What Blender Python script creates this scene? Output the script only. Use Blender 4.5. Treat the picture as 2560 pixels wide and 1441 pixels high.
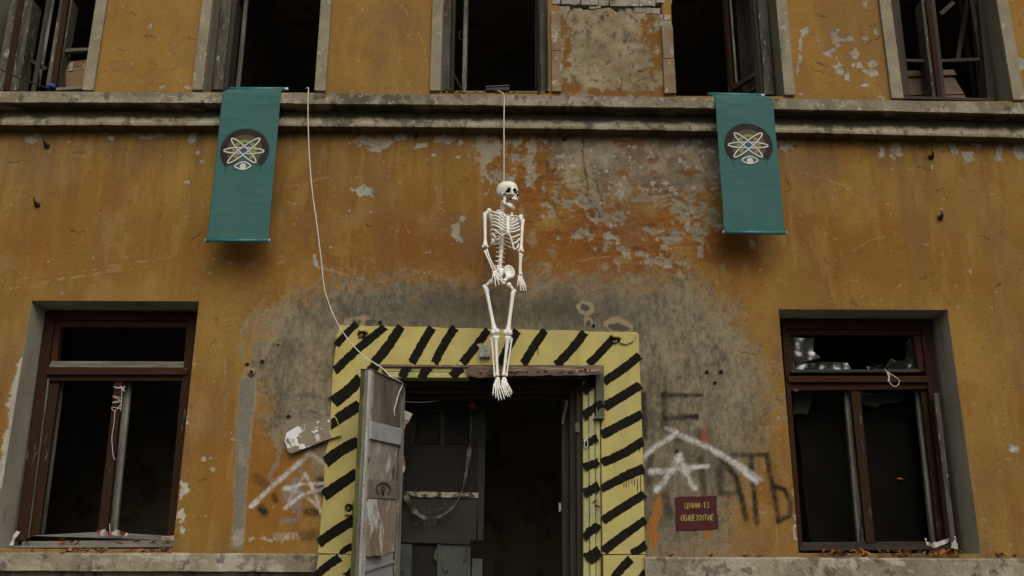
import bpy, bmesh, math, random
import numpy as np
from mathutils import Vector, Matrix
random.seed(7)
RNG = np.random.default_rng(7)
SC = bpy.context.scene
for o in list(bpy.data.objects):
    bpy.data.objects.remove(o)
COL = SC.collection

# ------------------------------------------------------------------ camera, sky, sun, exposure
F_PX, TH, RO, DIST, EYE = 2450.0, math.atan(0.32), 0.004, 8.0, 1.6
CAMP = np.array([0.0, -DIST, EYE])
FW = np.array([0, math.cos(TH), math.sin(TH)])
_r0 = np.array([1.0, 0, 0]); _u0 = np.array([0, -math.sin(TH), math.cos(TH)])
RT = _r0 * math.cos(RO) + _u0 * math.sin(RO)
UP = -_r0 * math.sin(RO) + _u0 * math.cos(RO)
cam = bpy.data.cameras.new("camera"); camo = bpy.data.objects.new("camera", cam); COL.objects.link(camo)
cam.sensor_width = 36.0; cam.lens = F_PX / 2560.0 * 36.0; cam.clip_start = 0.05; cam.clip_end = 500.0
M = Matrix.Identity(4)
for i in range(3):
    M[i][0] = RT[i]; M[i][1] = UP[i]; M[i][2] = -FW[i]; M[i][3] = CAMP[i]
camo.matrix_world = M
SC.camera = camo

SUN_EL, SUN_AZ = math.radians(38), math.radians(14)     # azimuth: from -Y (towards the camera side), + = to the right
w = bpy.data.worlds.new("World"); SC.world = w; w.use_nodes = True
nt = w.node_tree; nt.nodes.clear()
sky = nt.nodes.new("ShaderNodeTexSky"); sky.sky_type = 'NISHITA'; sky.sun_disc = False
sky.sun_elevation = SUN_EL; sky.sun_rotation = math.pi - SUN_AZ
sky.air_density = 1.6; sky.dust_density = 6.0; sky.ozone_density = 1.0
hs = nt.nodes.new("ShaderNodeHueSaturation"); hs.inputs['Saturation'].default_value = 0.12
bg = nt.nodes.new("ShaderNodeBackground"); bg.inputs['Strength'].default_value = 0.11
wo = nt.nodes.new("ShaderNodeOutputWorld")
nt.links.new(sky.outputs[0], hs.inputs['Color']); nt.links.new(hs.outputs[0], bg.inputs[0]); nt.links.new(bg.outputs[0], wo.inputs[0])
sl = bpy.data.lights.new("sun", 'SUN'); sl.energy = 1.0; sl.angle = math.radians(55); sl.color = (1.0, 0.93, 0.78)
so = bpy.data.objects.new("sun", sl); COL.objects.link(so)
sd = Vector((math.sin(SUN_AZ) * math.cos(SUN_EL), -math.cos(SUN_AZ) * math.cos(SUN_EL), math.sin(SUN_EL)))
so.rotation_euler = sd.to_track_quat('Z', 'Y').to_euler(); so.location = (0, -20, 30)
vs = SC.view_settings; vs.view_transform = 'Standard'; vs.look = 'None'; vs.gamma = 1.0; vs.use_curve_mapping = False
vs.exposure = -0.12

# ------------------------------------------------------------------ helpers: points
def U(px, py, y=0.0):
    """Point on the plane parallel to the facade at depth y that the survey pixel sees."""
    d = FW * F_PX + RT * (px - 1280.0) + UP * (720.5 - py)
    t = (y - CAMP[1]) / d[1]
    p = CAMP + d * t
    return Vector((p[0], y, p[2]))
def proj(X, Y, Z):
    dx, dy, dz = X - CAMP[0], Y - CAMP[1], Z - CAMP[2]
    dep = dx * FW[0] + dy * FW[1] + dz * FW[2]
    return (1280 + F_PX * (dx * RT[0] + dy * RT[1] + dz * RT[2]) / dep,
            720.5 - F_PX * (dx * UP[0] + dy * UP[1] + dz * UP[2]) / dep)

# ------------------------------------------------------------------ helpers: noise in numpy
def _hash(ix, iy, s):
    h = (ix.astype(np.int64) * 374761393 + iy.astype(np.int64) * 668265263 + s * 1442695041) & 0x7fffffff
    h = ((h ^ (h >> 13)) * 1274126177) & 0x7fffffff
    h = (h ^ (h >> 16)) & 0xffff
    return h / 65535.0
def vnoise(x, y, s):
    x = np.asarray(x, float); y = np.asarray(y, float)
    ix = np.floor(x); iy = np.floor(y); fx = x - ix; fy = y - iy
    fx = fx * fx * (3 - 2 * fx); fy = fy * fy * (3 - 2 * fy)
    a = _hash(ix, iy, s); b = _hash(ix + 1, iy, s); c = _hash(ix, iy + 1, s); d = _hash(ix + 1, iy + 1, s)
    return (a * (1 - fx) + b * fx) * (1 - fy) + (c * (1 - fx) + d * fx) * fy
def fbm(x, y, s, oct=4, gain=0.55):
    v = 0; a = 1; t = 0
    for i in range(oct):
        v = v + a * vnoise(x * 2 ** i + 17.3 * i, y * 2 ** i - 9.1 * i, s + i); t += a; a *= gain
    return v / t
def sstep(a, b, x):
    t = np.clip((x - a) / (b - a), 0, 1); return t * t * (3 - 2 * t)

# ------------------------------------------------------------------ helpers: objects
def wloc(o):
    v = Vector((0, 0, 0))
    while o is not None:
        v += o.location; o = o.parent
    return v
def tag(o, label=None, cat=None, group=None, kind=None):
    if label: o['label'] = label
    if cat: o['category'] = cat
    if group: o['group'] = group
    if kind: o['kind'] = kind
    return o
def empty(name, loc, parent=None):
    o = bpy.data.objects.new(name, None); COL.objects.link(o); o.empty_display_size = 0.1
    loc = Vector(loc)
    if parent is not None:
        o.parent = parent; loc = loc - wloc(parent)
    o.location = loc
    return o
class MB:
    def __init__(s): s.v = []; s.f = []; s.m = []; s.sm = []
    def add(s, vs, fs, mi=0, smooth=False):
        b = len(s.v); s.v += [Vector(v) for v in vs]
        for f in fs: s.f.append([b + i for i in f]); s.m.append(mi); s.sm.append(smooth)
        return s
    def hexa(s, a, b, mi=0):
        """a, b: two rings of four points (front ring, back ring), same order."""
        return s.add(list(a) + list(b), [(0, 1, 2, 3), (7, 6, 5, 4), (0, 4, 5, 1), (1, 5, 6, 2), (2, 6, 7, 3), (3, 7, 4, 0)], mi)
    def box(s, x0, x1, y0, y1, z0, z1, mi=0, j=0.0):
        r = lambda: random.uniform(-j, j) if j else 0
        a = [(x0 + r(), y0, z0 + r()), (x1 + r(), y0, z0 + r()), (x1 + r(), y0, z1 + r()), (x0 + r(), y0, z1 + r())]
        b = [(p[0], y1, p[2]) for p in a]
        return s.hexa(a, b, mi)
    def pq(s, q, y, y2, mi=0):
        """prism from four survey pixels on plane y, going back to y2."""
        a = [U(px, py, y) for px, py in q]
        return s.hexa(a, [Vector((p.x, y2, p.z)) for p in a], mi)
    def poly(s, pts, y, y2, mi=0):
        """prism from an outline of survey pixels."""
        a = [U(px, py, y) for px, py in pts]
        return s.prism(a, Vector((0, y2 - y, 0)), mi)
    def prism(s, a, off, mi=0):
        n = len(a); b = [p + off for p in a]
        s.add(list(a) + b, [list(range(n)), list(range(2 * n - 1, n - 1, -1))] + [(i, i + n, (i + 1) % n + n, (i + 1) % n) for i in range(n)], mi)
        return s
    def tube(s, pts, rad, n=8, mi=0, smooth=True, squash=None):
        pts = [Vector(p) for p in pts]; k = len(pts)
        if not hasattr(rad, '__len__'): rad = [rad] * k
        vs = []; prev = None
        for i, p in enumerate(pts):
            t = (pts[min(i + 1, k - 1)] - pts[max(i - 1, 0)])
            t = t.normalized() if t.length > 1e-9 else Vector((0, 0, 1))
            if prev is None:
                a = Vector((0, 1, 0)) if abs(t.y) < .9 else Vector((1, 0, 0))
                nrm = (a - t * a.dot(t)).normalized()
            else:
                nrm = (prev - t * prev.dot(t))
                nrm = nrm.normalized() if nrm.length > 1e-6 else prev
            prev = nrm; bn = t.cross(nrm)
            for q in range(n):
                an = 2 * math.pi * q / n
                vs.append(p + (nrm * math.cos(an) * (squash or 1.0) + bn * math.sin(an)) * rad[i])
        fs = []
        for i in range(k - 1):
            for q in range(n):
                fs.append((i * n + q, i * n + (q + 1) % n, (i + 1) * n + (q + 1) % n, (i + 1) * n + q))
        fs.append(list(range(n - 1, -1, -1))); fs.append([(k - 1) * n + q for q in range(n)])
        return s.add(vs, fs, mi, smooth)
    def ball(s, c, r, n=8, mi=0):
        if not hasattr(r, '__len__'): r = (r, r, r)
        c = Vector(c); vs = []; m = max(4, n // 2 + 1)
        for i in range(1, m):
            ph = math.pi * i / m
            for q in range(n):
                th = 2 * math.pi * q / n
                vs.append(c + Vector((r[0] * math.sin(ph) * math.cos(th), r[1] * math.sin(ph) * math.sin(th), r[2] * math.cos(ph))))
        t = len(vs); vs += [c + Vector((0, 0, r[2])), c - Vector((0, 0, r[2]))]; fs = []
        for i in range(m - 2):
            for q in range(n): fs.append((i * n + q, (i + 1) * n + q, (i + 1) * n + (q + 1) % n, i * n + (q + 1) % n))
        for q in range(n):
            fs.append((t, q, (q + 1) % n)); fs.append((t + 1, (m - 2) * n + (q + 1) % n, (m - 2) * n + q))
        return s.add(vs, fs, mi, True)
    def build(s, name, mats, parent=None, bevel=0.0, fix=True):
        me = bpy.data.meshes.new(name)
        if not isinstance(mats, (list, tuple)): mats = [mats]
        vs = s.v
        if parent is not None: org = wloc(parent)
        else:
            lo = Vector((min(v.x for v in vs), min(v.y for v in vs), min(v.z for v in vs))); hi = Vector((max(v.x for v in vs), max(v.y for v in vs), max(v.z for v in vs)))
            org = Vector(((lo.x + hi.x) / 2, (lo.y + hi.y) / 2, lo.z))
        me.from_pydata([v - org for v in vs], [], s.f)
        for m in mats: me.materials.append(m)
        me.polygons.foreach_set('material_index', s.m); me.polygons.foreach_set('use_smooth', s.sm)
        if fix:
            bm = bmesh.new(); bm.from_mesh(me); bmesh.ops.recalc_face_normals(bm, faces=bm.faces); bm.to_mesh(me); bm.free()
        me.update()
        o = bpy.data.objects.new(name, me); COL.objects.link(o)
        if parent is not None: o.parent = parent
        else: o.location = org
        if bevel:
            b = o.modifiers.new('bevel', 'BEVEL'); b.width = bevel; b.segments = 2; b.limit_method = 'ANGLE'
        return o
def np_mesh(name, V, Fq, mat, parent=None, attrs=None, smooth=True):
    me = bpy.data.meshes.new(name); V = np.asarray(V, np.float32); Fq = np.asarray(Fq, np.int32)
    org = np.array(wloc(parent)) if parent is not None else np.zeros(3)
    me.vertices.add(len(V)); me.vertices.foreach_set('co', (V - org).astype(np.float32).ravel())
    k = Fq.shape[1]
    me.loops.add(Fq.size); me.loops.foreach_set('vertex_index', Fq.ravel())
    me.polygons.add(len(Fq)); me.polygons.foreach_set('loop_start', np.arange(0, Fq.size, k, dtype=np.int32))
    me.polygons.foreach_set('use_smooth', np.full(len(Fq), smooth, bool))
    me.update(calc_edges=True)
    for an, arr in (attrs or {}).items():
        if arr.ndim == 2:
            a = me.attributes.new(an, 'FLOAT_COLOR', 'POINT'); c = np.ones((len(V), 4), np.float32); c[:, :3] = arr; a.data.foreach_set('color', c.ravel())
        else:
            a = me.attributes.new(an, 'FLOAT', 'POINT'); a.data.foreach_set('value', arr.astype(np.float32))
    for m in (mat if isinstance(mat, (list, tuple)) else [mat]): me.materials.append(m)
    o = bpy.data.objects.new(name, me); COL.objects.link(o)
    if parent is not None: o.parent = parent
    return o
def catmull(P, n=8):
    P = [Vector(p) for p in P]; out = []
    for i in range(len(P) - 1):
        a = P[max(i - 1, 0)]; b = P[i]; c = P[i + 1]; d = P[min(i + 2, len(P) - 1)]
        for k in range(n):
            t = k / n
            out.append(0.5 * ((2 * b) + (c - a) * t + (2 * a - 5 * b + 4 * c - d) * t * t + (3 * b - a - 3 * c + d) * t ** 3))
    return out + [P[-1]]

# ------------------------------------------------------------------ helpers: materials
def mat(name, col, rough=0.85, scale=6.0, col2=None, lo=0.35, hi=0.7, stretch=(1, 1, 1), over=(), bump=0.15, bscale=60.0, spec=0.25, metal=0.0, fine=0.25, fscale=90.0):
    """two-tone noise base, a list of overlays (colour, scale, stretch, lo, hi) and a fine grain."""
    m = bpy.data.materials.new(name); m.use_nodes = True; t = m.node_tree; N = t.nodes; L = t.links
    b = N['Principled BSDF']; b.inputs['Roughness'].default_value = rough; b.inputs['Specular IOR Level'].default_value = spec; b.inputs['Metallic'].default_value = metal
    tc = N.new('ShaderNodeNewGeometry')
    def noise(sc, st, det=5, r=0.6):
        mp = N.new('ShaderNodeMapping'); mp.inputs['Scale'].default_value = st; L.new(tc.outputs['Position'], mp.inputs[0])
        n = N.new('ShaderNodeTexNoise'); n.inputs['Scale'].default_value = sc; n.inputs['Detail'].default_value = det; n.inputs['Roughness'].default_value = r
        L.new(mp.outputs[0], n.inputs['Vector']); return n.outputs['Fac']
    def ramp(f, a, c):
        r = N.new('ShaderNodeMapRange'); r.inputs[1].default_value = a; r.inputs[2].default_value = c; r.clamp = True; L.new(f, r.inputs[0]); return r.outputs[0]
    def mix(f, a, c, mode='MIX'):
        x = N.new('ShaderNodeMix'); x.data_type = 'RGBA'; x.blend_type = mode
        if isinstance(f, float): x.inputs[0].default_value = f
        else: L.new(f, x.inputs[0])
        for k, q in ((6, a), (7, c)):
            if isinstance(q, tuple): x.inputs[k].default_value = (*q, 1)
            else: L.new(q, x.inputs[k])
        return x.outputs[2]
    cur = col
    if col2: cur = mix(ramp(noise(scale, stretch), lo, hi), col, col2)
    for (oc, osc, ost, a, c) in over:
        cur = mix(ramp(noise(osc, ost, 6, 0.65), a, c), cur, oc)
    if fine:
        g = noise(fscale, (1, 1, 1), 3)
        r = N.new('ShaderNodeMapRange'); r.inputs[1].default_value = 0.25; r.inputs[2].default_value = 0.75; r.inputs[3].default_value = 1 - fine; r.inputs[4].default_value = 1 + fine; L.new(g, r.inputs[0])
        cur = mix(1.0, cur, r.outputs[0], 'MULTIPLY')
    if isinstance(cur, tuple): b.inputs['Base Color'].default_value = (*cur, 1)
    else: L.new(cur, b.inputs['Base Color'])
    if bump:
        bp = N.new('ShaderNodeBump'); bp.inputs['Strength'].default_value = bump; bp.inputs['Distance'].default_value = 0.01
        L.new(noise(bscale, stretch, 6), bp.inputs['Height']); L.new(bp.outputs[0], b.inputs['Normal'])
    return m
def mat_attr(name, rough=0.92, fine=0.17, f1=50.0, f2=220.0, bump=0.5):
    """colour comes from the surface's own weathering record (attribute Col), grain and relief from noise."""
    m = bpy.data.materials.new(name); m.use_nodes = True; t = m.node_tree; N = t.nodes; L = t.links
    b = N['Principled BSDF']; b.inputs['Roughness'].default_value = rough; b.inputs['Specular IOR Level'].default_value = 0.06
    at = N.new('ShaderNodeAttribute'); at.attribute_name = 'Col'
    g = N.new('ShaderNodeNewGeometry')
    cur = at.outputs['Color']
    for sc, amt in ((f1, fine), (f2, fine * 0.8)):
        n = N.new('ShaderNodeTexNoise'); n.inputs['Scale'].default_value = sc; n.inputs['Detail'].default_value = 4; n.inputs['Roughness'].default_value = 0.65
        L.new(g.outputs['Position'], n.inputs['Vector'])
        r = N.new('ShaderNodeMapRange'); r.inputs[1].default_value = 0.3; r.inputs[2].default_value = 0.7; r.inputs[3].default_value = 1 - amt; r.inputs[4].default_value = 1 + amt; L.new(n.outputs['Fac'], r.inputs[0])
        x = N.new('ShaderNodeMix'); x.data_type = 'RGBA'; x.blend_type = 'MULTIPLY'; x.inputs[0].default_value = 1; L.new(cur, x.inputs[6]); L.new(r.outputs[0], x.inputs[7]); cur = x.outputs[2]
    L.new(cur, b.inputs['Base Color'])
    n = N.new('ShaderNodeTexNoise'); n.inputs['Scale'].default_value = 45; n.inputs['Detail'].default_value = 8; n.inputs['Roughness'].default_value = 0.65; L.new(g.outputs['Position'], n.inputs['Vector'])
    bp = N.new('ShaderNodeBump'); bp.inputs['Strength'].default_value = bump; bp.inputs['Distance'].default_value = 0.012; L.new(n.outputs['Fac'], bp.inputs['Height']); L.new(bp.outputs[0], b.inputs['Normal'])
    return m

V_ST = (1.0, 1.0, 0.12)      # vertical grain
H_ST = (0.12, 1.0, 1.0)      # horizontal grain
m_wall = mat_attr('weathered_plaster')
m_conc = mat_attr('weathered_concrete', bump=0.6)
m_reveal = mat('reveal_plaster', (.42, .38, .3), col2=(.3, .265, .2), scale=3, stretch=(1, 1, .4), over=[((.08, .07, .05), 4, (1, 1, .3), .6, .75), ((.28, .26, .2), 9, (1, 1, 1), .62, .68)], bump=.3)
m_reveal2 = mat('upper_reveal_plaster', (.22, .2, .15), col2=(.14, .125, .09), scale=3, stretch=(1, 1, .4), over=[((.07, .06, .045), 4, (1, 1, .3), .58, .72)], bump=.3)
m_trim = mat('trim_plaster', (.25, .215, .145), col2=(.17, .14, .088), scale=5, over=[((.11, .095, .065), 7, (1, 1, .3), .6, .72), ((.34, .31, .24), 10, (1, 1, 1), .6, .66)], bump=.5)
m_oldtrim = mat('flaking_trim_plaster', (.21, .165, .1), col2=(.17, .1, .04), scale=7, over=[((.09, .08, .055), 9, (1, 1, .4), .6, .7), ((.34, .31, .24), 13, (1, 1, 1), .58, .64)], bump=.8)
m_brown = mat('brown_window_paint', (.034, .0175, .009), rough=.8, col2=(.028, .012, .008), scale=9, stretch=V_ST, over=[((.018, .013, .01), 12, (1, 1, .2), .62, .72), ((.13, .105, .075), 30, (1, 1, .2), .62, .72)], bump=.3, spec=.05)
m_brownh = mat('red_brown_window_paint', (.04, .0195, .0095), rough=.8, col2=(.035, .014, .009), scale=9, stretch=H_ST, over=[((.018, .013, .01), 12, (.2, 1, 1), .62, .72), ((.13, .105, .075), 30, (.2, 1, 1), .62, .72)], bump=.3, spec=.05)
m_greyw = mat('grey_flaking_wood', (.24, .225, .18), col2=(.07, .062, .048), scale=12, stretch=V_ST, over=[((.03, .022, .015), 16, (1, 1, .2), .6, .68), ((.3, .28, .23), 18, (1, 1, .3), .62, .68)], bump=.6)
m_greywh = mat('grey_flaking_rail', (.2, .185, .15), col2=(.08, .07, .055), scale=12, stretch=H_ST, over=[((.035, .022, .015), 16, (.2, 1, 1), .6, .68), ((.1, .035, .02), 14, (.3, 1, 1), .62, .68)], bump=.6)
m_darkw = mat('dark_bare_wood', (.05, .037, .025), col2=(.022, .017, .012), scale=10, stretch=V_ST, over=[((.12, .1, .075), 20, (1, 1, .2), .64, .72)], bump=.5)
m_darkwh = mat('dark_bare_rail', (.05, .037, .025), col2=(.022, .017, .012), scale=10, stretch=H_ST, over=[((.12, .1, .075), 20, (.2, 1, 1), .64, .72)], bump=.5)
m_peelw = mat('peeling_frame_wood', (.1, .088, .064), col2=(.028, .022, .015), scale=14, stretch=(1, 1, .18), over=[((.04, .017, .01), 9, (1, 1, .12), .54, .62), ((.26, .24, .19), 26, (1, 1, .35), .6, .66)], bump=.9)
m_room = mat('dark_room_plaster', (.4, .34, .24), col2=(.3, .25, .17), scale=1.2, over=[((.2, .16, .11), 2.0, (1, 1, 1), .5, .6)], bump=0)
m_ground = mat('ground_earth', (.07, .06, .045), col2=(.04, .038, .028), scale=1.5, bump=.3)
m_yellow = mat('yellow_wall_paint', (.45, .37, .12), rough=.8, col2=(.36, .295, .095), scale=5, over=[((.34, .3, .13), 6, (1, 1, .3), .5, .75), ((.24, .19, .08), 5, (1, 1, .16), .6, .8), ((.2, .14, .06), 26, (1, 1, .6), .68, .76), ((.055, .045, .03), 55, (1, 1, 1), .735, .76)], bump=.35, bscale=35, fine=.12)
m_yellow2 = mat('yellow_wood_paint', (.42, .37, .145), rough=.7, col2=(.26, .26, .12), scale=8, stretch=(1, 1, .2), over=[((.1, .11, .06), 20, (1, 1, .12), .62, .7), ((.05, .04, .028), 40, (1, 1, .3), .68, .72)], bump=.5, fine=.2)
m_black = mat('black_stripe_paint', (.009, .0072, .0052), rough=.75, col2=(.014, .0115, .0085), scale=14, over=[((.12, .1, .035), 60, (1, 1, 1), .75, .78)], bump=.3, spec=.05)
m_teal = mat('teal_banner_cloth', (.033, .101, .092), rough=.8, col2=(.04, .107, .094), scale=2.5, bump=.08, bscale=250, fine=.05, fscale=300)
m_tealrod = mat('teal_sleeve', (.02, .13, .145), rough=.38, bump=0, fine=.05, spec=.5)
m_white = mat('white_rod_end', (.6, .58, .54), rough=.5, bump=0, fine=0)
m_bone = mat('bone_plastic', (.77, .745, .665), rough=.48, col2=(.72, .69, .61), scale=14, over=[((.42, .37, .28), 22, (1, 1, 1), .58, .78)], bump=.05, fine=.04, spec=.4)
m_boned = mat('black_socket_paint', (.012, .011, .01), rough=.7, bump=0, fine=0)
m_bonea = mat('bone_recess_wash', (.14, .12, .09), rough=.7, bump=0, fine=.2)
m_rope = mat('white_cord', (.66, .63, .57), rough=.8, col2=(.55, .52, .46), scale=30, bump=.2, bscale=300)
m_string = mat('thin_string', (.5, .47, .4), rough=.85, bump=0)
m_iron = mat('rusty_iron', (.03, .022, .016), rough=.7, col2=(.06, .03, .016), scale=40, bump=.3)
m_hole = mat('hole_shade', (.012, .01, .008), rough=1, bump=0)  # near-black fill that paints the shade inside holes and cavities
m_brick = mat('limewashed_brick', (.3, .265, .21), col2=(.17, .145, .11), scale=9, over=[((.08, .07, .055), 8, (1, 1, 1), .56, .68), ((.38, .355, .3), 18, (1, 1, 1), .58, .64)], bump=.9, bscale=40)
m_bricko = mat('exposed_red_brick', (.22, .1, .04), col2=(.12, .07, .04), scale=9, bump=.9)
m_plyw = mat('weathered_plywood', (.19, .155, .11), rough=.9, col2=(.06, .047, .035), scale=5, stretch=(1, 1, .25), over=[((.34, .3, .24), 7, (1, 1, .3), .56, .74), ((.015, .012, .01), 9, (1, 1, .5), .66, .76)], bump=.4)
m_plank = mat('bare_plank', (.26, .2, .135), rough=.9, col2=(.15, .115, .08), scale=10, stretch=(1, 1, .1), over=[((.5, .48, .43), 5, (1, 1, .4), .56, .64), ((.02, .016, .012), 7, (1, 1, .35), .68, .76)], bump=.5)
m_board = mat('grey_brown_board', (.2, .165, .12), rough=.9, col2=(.13, .105, .078), scale=10, stretch=H_ST, bump=.4)
m_zinc = mat('grey_painted_batten', (.36, .35, .32), rough=.8, col2=(.27, .26, .235), scale=8, stretch=H_ST, over=[((.06, .055, .045), 14, (.5, 1, 1), .64, .74)], bump=.3)
m_midpanel = mat('stained_plywood', (.3, .26, .2), rough=.9, col2=(.17, .145, .11), scale=6, over=[((.48, .46, .42), 8, (1, 1, .6), .55, .66), ((.02, .017, .013), 6, (1, 1, .6), .6, .72)], bump=.4)
m_moss = mat('mossy_door_edge', (.1, .11, .03), rough=.95, col2=(.05, .035, .022), scale=9, stretch=(1, 1, .3), over=[((.12, .135, .035), 14, (1, 1, .4), .56, .66), ((.14, .13, .1), 24, (1, 1, .3), .64, .7)], bump=.7)
m_paleedge = mat('pale_flaking_edge', (.42, .41, .37), rough=.9, col2=(.2, .17, .13), scale=14, stretch=(1, 1, .2), over=[((.05, .04, .03), 20, (1, 1, .25), .6, .66)], bump=.6)
m_lightpanel = mat('pale_grey_panel', (.27, .265, .255), rough=.7, col2=(.22, .215, .205), scale=5, bump=.15)
m_green = mat('old_grey_green_paint', (.03, .031, .021), rough=.9, col2=(.019, .019, .013), scale=6, over=[((.1, .095, .07), 26, (1, 1, .6), .68, .72), ((.016, .014, .011), 14, (1, 1, .4), .64, .7)], bump=.3)
m_greenl = mat('flaking_green_blue_paint', (.06, .07, .053), rough=.9, col2=(.043, .05, .038), scale=6, over=[((.022, .02, .016), 20, (1, 1, .4), .6, .64), ((.05, .034, .024), 10, (1, 1, .4), .64, .7)], bump=.4)
m_slate = mat('dark_grey_board', (.031, .027, .019), rough=.9, col2=(.022, .019, .013), scale=5, bump=.15)
m_bdark = mat('dark_brown_board', (.012, .008, .005), rough=.8, col2=(.008, .006, .004), scale=5, bump=.1)
m_flake = mat('flaked_cream_strip', (.3, .25, .17), rough=.9, col2=(.04, .034, .026), scale=26, lo=.47, hi=.53, stretch=(.6, 1, 1), bump=.4)
m_tin = mat('rusted_tin', (.13, .082, .055), rough=.75, col2=(.07, .038, .024), scale=8, stretch=(.4, 1, 1), over=[((.3, .25, .19), 16, (.3, 1, 1), .54, .64), ((.03, .02, .015), 14, (.4, 1, 1), .64, .7)], bump=.5, spec=.4)
m_steel = mat('grey_green_channel', (.11, .112, .066), rough=.8, col2=(.06, .06, .042), scale=14, stretch=V_ST, over=[((.25, .25, .21), 26, (1, 1, .3), .64, .7)], bump=.3)
m_card = mat('cardboard', (.27, .165, .085), rough=.9, col2=(.24, .145, .075), scale=8, bump=.1)
m_ptape = mat('packing_tape', (.3, .29, .26), rough=.25, col2=(.1, .09, .07), scale=30, bump=.2, spec=.6)
m_grille = mat('grille_metal', (.1, .09, .072), rough=.7, col2=(.05, .044, .035), scale=20, bump=.2)
m_ink = mat('dark_ink', (.04, .03, .025), rough=.9, bump=0, fine=0)
m_blue = mat('blue_plastic', (.05, .06, .33), rough=.45, col2=(.035, .045, .24), scale=30, bump=0)
m_cable = mat('black_cable', (.012, .011, .01), rough=.6, bump=0, fine=0)
m_crate = mat('crate_board', (.17, .12, .08), rough=.9, col2=(.12, .08, .05), scale=8, stretch=H_ST, over=[((.05, .035, .025), 6, (1, 1, 1), .66, .76)], bump=.4)
m_tapew = mat('white_barrier_tape', (.34, .31, .27), rough=.4, bump=.1, fine=.1, spec=.4)
m_taper = mat('red_barrier_tape', (.19, .035, .04), rough=.4, bump=.1, fine=.1, spec=.4)
m_tapeo = mat('dusty_clear_tape', (.09, .072, .048), rough=.5, col2=(.05, .04, .028), scale=30, bump=.2, spec=.4)
m_acryl = mat('yellowed_acrylic', (.2, .15, .095), rough=.4, col2=(.16, .12, .075), scale=8, over=[((.62, .6, .57), 9, (1, 1, 1), .5, .515)], bump=.1, spec=.4, fine=.1)
m_maroon = mat('maroon_stencil_ground', (.068, .010, .014), rough=.85, col2=(.055, .009, .012), scale=10, over=[((.035, .02, .015), 20, (1, 1, .4), .64, .74)], bump=.3)
m_lime = mat('lime_stencil_paint', (.36, .37, .09), rough=.9, col2=(.14, .12, .04), scale=30, bump=.2)
m_chalk = mat('chalk', (.13, .125, .11), rough=1, bump=0)
m_film = mat('black_plastic_film', (.006, .005, .0036), rough=.85, bump=.2, bscale=5, fine=.1, spec=.03)
m_cloth = mat('dusty_curtain', (.06, .055, .045), rough=.9, col2=(.04, .036, .03), scale=4, stretch=V_ST, bump=.1)
m_redlamp = mat('red_lens', (.16, .02, .012), rough=.25, bump=0, fine=0, spec=.6)
m_socket = mat('worn_yellow_box', (.4, .34, .12), rough=.7, col2=(.25, .23, .15), scale=14, over=[((.05, .04, .03), 18, (1, 1, .6), .58, .64)], bump=.4)
m_boxgrey = mat('stained_grey_box', (.33, .31, .27), rough=.6, col2=(.2, .19, .15), scale=12, over=[((.04, .032, .024), 14, (1, 1, .5), .52, .62)], bump=.3)
m_leafs = [mat('orange_leaf', (.3, .11, .032), rough=.8, col2=(.2, .06, .02), scale=40, bump=0), mat('brown_leaf', (.15, .068, .03), rough=.85, col2=(.08, .035, .02), scale=40, bump=0), mat('yellow_leaf', (.36, .2, .06), rough=.8, col2=(.28, .13, .04), scale=40, bump=0)]
m_bark = mat('bark', (.06, .05, .035), bump=.4)
m_foliage = mat('tree_leaf', (.05, .07, .02), rough=.7, col2=(.09, .075, .02), scale=1.5, bump=0)
def mat_glass(name):
    m = bpy.data.materials.new(name); m.use_nodes = True; t = m.node_tree; N = t.nodes; L = t.links
    N.remove(N['Principled BSDF'])
    g = N.new('ShaderNodeBsdfGlossy'); g.inputs['Roughness'].default_value = 0.03; g.inputs['Color'].default_value = (1, 1, 1, 1)
    tr = N.new('ShaderNodeBsdfTransparent'); tr.inputs['Color'].default_value = (.75, .76, .74, 1)
    df = N.new('ShaderNodeBsdfDiffuse'); df.inputs['Color'].default_value = (.12, .115, .1, 1)
    fr = N.new('ShaderNodeFresnel'); fr.inputs['IOR'].default_value = 3.0
    mx = N.new('ShaderNodeMixShader'); L.new(fr.outputs[0], mx.inputs[0]); L.new(tr.outputs[0], mx.inputs[1]); L.new(g.outputs[0], mx.inputs[2])
    n = N.new('ShaderNodeTexNoise'); n.inputs['Scale'].default_value = 9; n.inputs['Detail'].default_value = 6
    r = N.new('ShaderNodeMapRange'); r.inputs[1].default_value = .4; r.inputs[2].default_value = .8; r.inputs[3].default_value = .01; r.inputs[4].default_value = .14; L.new(n.outputs['Fac'], r.inputs[0])
    m2 = N.new('ShaderNodeMixShader'); L.new(r.outputs[0], m2.inputs[0]); L.new(mx.outputs[0], m2.inputs[1]); L.new(df.outputs[0], m2.inputs[2])
    L.new(m2.outputs[0], N['Material Output'].inputs[0]); return m
m_glass = mat_glass('dusty_glass')

# ================================================================== SETTING
g = MB(); g.add([(-80, -120, -.02), (80, -120, -.02), (80, 40, -.02), (-80, 40, -.02)], [(0, 1, 2, 3)])
tag(g.build('ground', m_ground, fix=False), 'bare earth in front of the house', kind='structure')

HOUSE = empty('building', (0, 0, 0))
tag(HOUSE, 'abandoned two storey house with flaking ochre plaster front and empty windows', 'building')

# openings x0, x1, z0, z1
OPEN = dict(L=(-4.10, -2.67, 1.98, 4.03), R=(2.27, 3.71, 1.97, 3.98),
            W1=(-4.97, -3.93, 6.03, 8.0), W2=(-2.83, -1.81, 6.03, 8.0), W3=(-0.66, 0.33, 6.03, 8.0), W4=(1.49, 2.48, 6.01, 8.0), W5=(3.56, 4.56, 5.97, 8.0),
            D=(round(U(985, 960).x, 2), round(U(1457, 960).x, 2), 0.4, round(U(1200, 946).z, 2)))

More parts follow.
